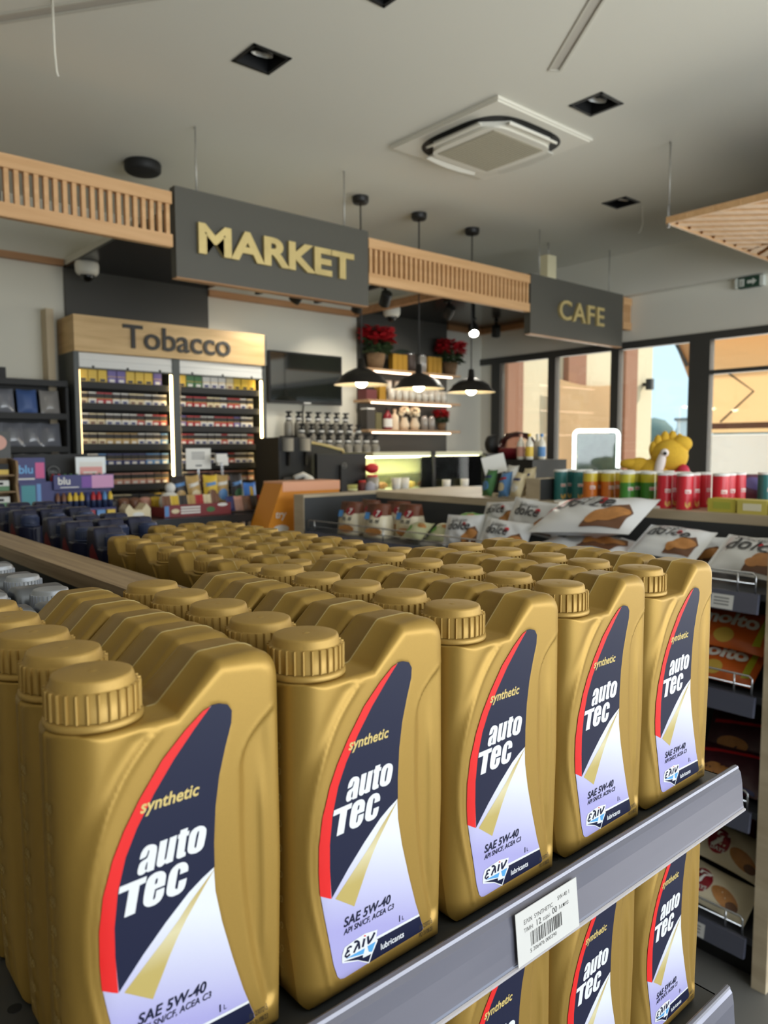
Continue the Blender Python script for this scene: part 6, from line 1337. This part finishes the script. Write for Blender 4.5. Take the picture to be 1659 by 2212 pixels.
b = MB(); b.sphere((-0.01, 0, 0.09), 0.09, m_plush, 20, 12, (1.0, 0.8, 1)); b.sphere((0.055, -0.01, 0.19), 0.078, m_plush, 20, 12, (1.05, 0.9, 1.0)); [b.sphere((0.055+0.075*math.cos(q), -0.005, 0.19+0.078*math.sin(q)), 0.026, m_plush, 12, 8, (0.8, 0.7, 1.5), None) for q in (0.5, 0.95, 1.4, 1.85, 2.3, 2.75)]; b.sphere((0.105, -0.02, 0.245), 0.042, m_plush, 14, 9, (1.1, 0.8, 0.9)); b.sphere((-0.11, 0, 0.155), 0.035, m_plush, 16, 10, (1.5, 0.8, 0.7)); b.sphere((-0.075, 0, 0.14), 0.045, m_plush, 16, 10, (1.2, 0.8, 1.0)); b.build('body', t)
b = MB(); b.sphere((-0.035, -0.065, 0.15), 0.042, m_pwhite, 14, 9, (0.5, 0.45, 1.6), Matrix.Rotation(0.25, 4, 'Y')); b.build('white_patch', t)
b = MB(); b.sphere((0.02, -0.07, 0.205), 0.019, m_pwhite, 12, 8); b.sphere((0.018, -0.088, 0.203), 0.008, m_black, 10, 6); b.build('eye', t)
b = MB(); b.sphere((0.06, -0.075, 0.085), 0.042, m_pred, 14, 9, (1, 0.8, 1)); b.sphere((0.105, -0.06, 0.115), 0.036, m_pred, 14, 9, (0.8, 0.8, 1.1)); b.sphere((0.085, -0.08, 0.045), 0.042, m_pred, 14, 9, (1.2, 0.8, 0.9)); b.build('red_bow', t)
b = MB(); b.box(-0.07, 0.0, -0.03, 0.03, 0.0, 0.012, m_plush); b.box(0.02, 0.11, -0.045, 0.045, 0.0, 0.11, m_plush); b.build('feet', t)

# ================================================================== what the windows show
m_out = mat('render_wall_outside', (226, 206, 174), 0.9); m_pil = mat('brown_pilaster', (160, 112, 88), 0.9)
b = MB(); b.box(6.6, 12.2, 7.0, 7.3, 0, 4.6, m_out); o = b.build('building_wing'); tag(o, 'pale rendered wall of the building wing outside the windows', 'building')
wing = o
for x0, x1, z0 in ((8.22, 8.56, 0), (9.63, 10.09, 0), (11.2, 11.56, 0)): b = MB(); b.box(x0, x1, 6.9, 6.9995, z0, 4.6, m_pil); b.build('pilaster', wing)
m_can = canvas_mat('tan_canvas', (226, 190, 148), 0.35); m_cano = canvas_mat('orange_canvas', (254, 230, 198), 0.75); m_pvc = canvas_mat('white_sheet', (248, 246, 244), 0.55)
def hang(name, fn, nx, ny, m, label, cat, th=0.01):
    v = []; f = []
    for k in (0, 1):
        for j in range(ny+1):
            for i in range(nx+1): v.append(fn(i/nx, j/ny, k*th))
    n = (nx+1)*(ny+1)
    for j in range(ny):
        for i in range(nx):
            q = (j*(nx+1)+i, j*(nx+1)+i+1, (j+1)*(nx+1)+i+1, (j+1)*(nx+1)+i); f.append(q); f.append(tuple(n+a for a in q[::-1]))
    b = MB(); b.add(v, f, m, True); return lbl(b.build(name), label, cat)
hang('canvas_sheet', lambda u, v, h: (9.30+1.55*u, 6.84+h+0.03*math.sin(9*u+4*v)*(1-v), 1.1+1.46*v-0.06*math.sin(math.pi*u)*v), 24, 12, m_can, 'tan canvas sheet hung on the wall outside the second pane', 'canvas')
blind = hang('canvas_blind', lambda u, v, h: (9.0+h, 4.66-5.4*u-(0.16*max(0, (v-0.75)/0.25)*(1-u)**40 if False else 0), 1.72+1.3*v), 8, 6, m_cano, 'orange canvas blind hanging outside the large pane', 'blind')
hang('plastic_sheet', lambda u, v, h: (9.02+h+0.02*math.sin(30*u), 4.62-5.3*u, 0.0+1.70*v), 30, 4, m_pvc, 'white plastic sheet hanging under the orange blind', 'sheet')
hang('awning_roof', lambda u, v, h: (6.6+3.0*u, 4.75-7.5*v, 3.28-0.28*u+h), 6, 8, canvas_mat('peach_canvas', (250, 218, 176), 0.6), 'peach canvas awning roof outside the window wall', 'awning')
b = MB(); b.bar((8.985, 4.66, 1.80), (8.985, -0.7, 1.80), 0.03, 0.07, mat('bronze_bar', (120, 80, 60), 0.5)); lbl(b.build('blind_bar'), 'brown bar along the foot of the orange canvas blind', 'bar')
b = MB(); b.tube([(8.98, 4.17, 2.42), (8.95, 3.86, 2.19), (8.98, 4.25, 1.85)], 0.012, m_frame); lbl(b.build('awning_brace'), 'thin folded awning arm before the orange canvas blind', 'awning arm')
b = MB(); b.bar((8.97, 4.95, 3.05), (8.97, 4.68, 2.55), 0.02, 0.04, m_frame); lbl(b.build('awning_brace'), 'dark strut at the corner of the awning outside the third pane', 'awning arm')
b = MB(); b.prism([(4.661, 2.99), (4.661, 2.36), (4.93, 2.99)], 0, 0.01, m_can, lambda u, v, h: (9.0+h, u, v)); b.build('corner_flap', blind)
t = empty('wall_lamp', (11.9, 6.99, 2.62), 0, 'black lamp on the outside wall seen through the third pane', 'lamp'); b = MB(); b.cyl((0, -0.12, 0), 0.07, -0.09, 0.09, m_black, 14); b.build('shade', t); b = MB(); b.box(-0.03, 0.03, -0.05, 0.0, -0.03, 0.03, m_black); b.build('bracket', t)
b = MB(); b.box(6.55, 60, -40, 60, -0.15, -0.02, mat('concrete_paving', (196, 188, 174), 0.9, noise=0.1, nscale=2)); tag(b.build('paving'), kind='structure')
b = MB(); rr = random.Random(5)
for i in range(60): b.sphere((46+rr.uniform(-2, 2), 26+rr.uniform(-12, 12), rr.uniform(0.5, 2.6)), rr.uniform(0.8, 1.6), mat('far_green', (110, 126, 120), 0.9), 8, 6)
o = b.build('tree_line'); tag(o, 'distant grey green tree line beyond the third pane', 'trees', kind='stuff')
b = MB(); b.box(-0.5, 0.2, -0.6, 0.1, 0, 2.3, mat('pale_shed', (206, 212, 216), 0.8)); b.box(-0.55, 0.25, -0.65, 0.15, 2.3, 2.38, mat('slate_roof', (120, 122, 124), 0.8)); lbl(b.build('small_hut', None, (20.5, 10.6, -0.02)), 'pale hut in the distance beyond the third pane', 'hut')
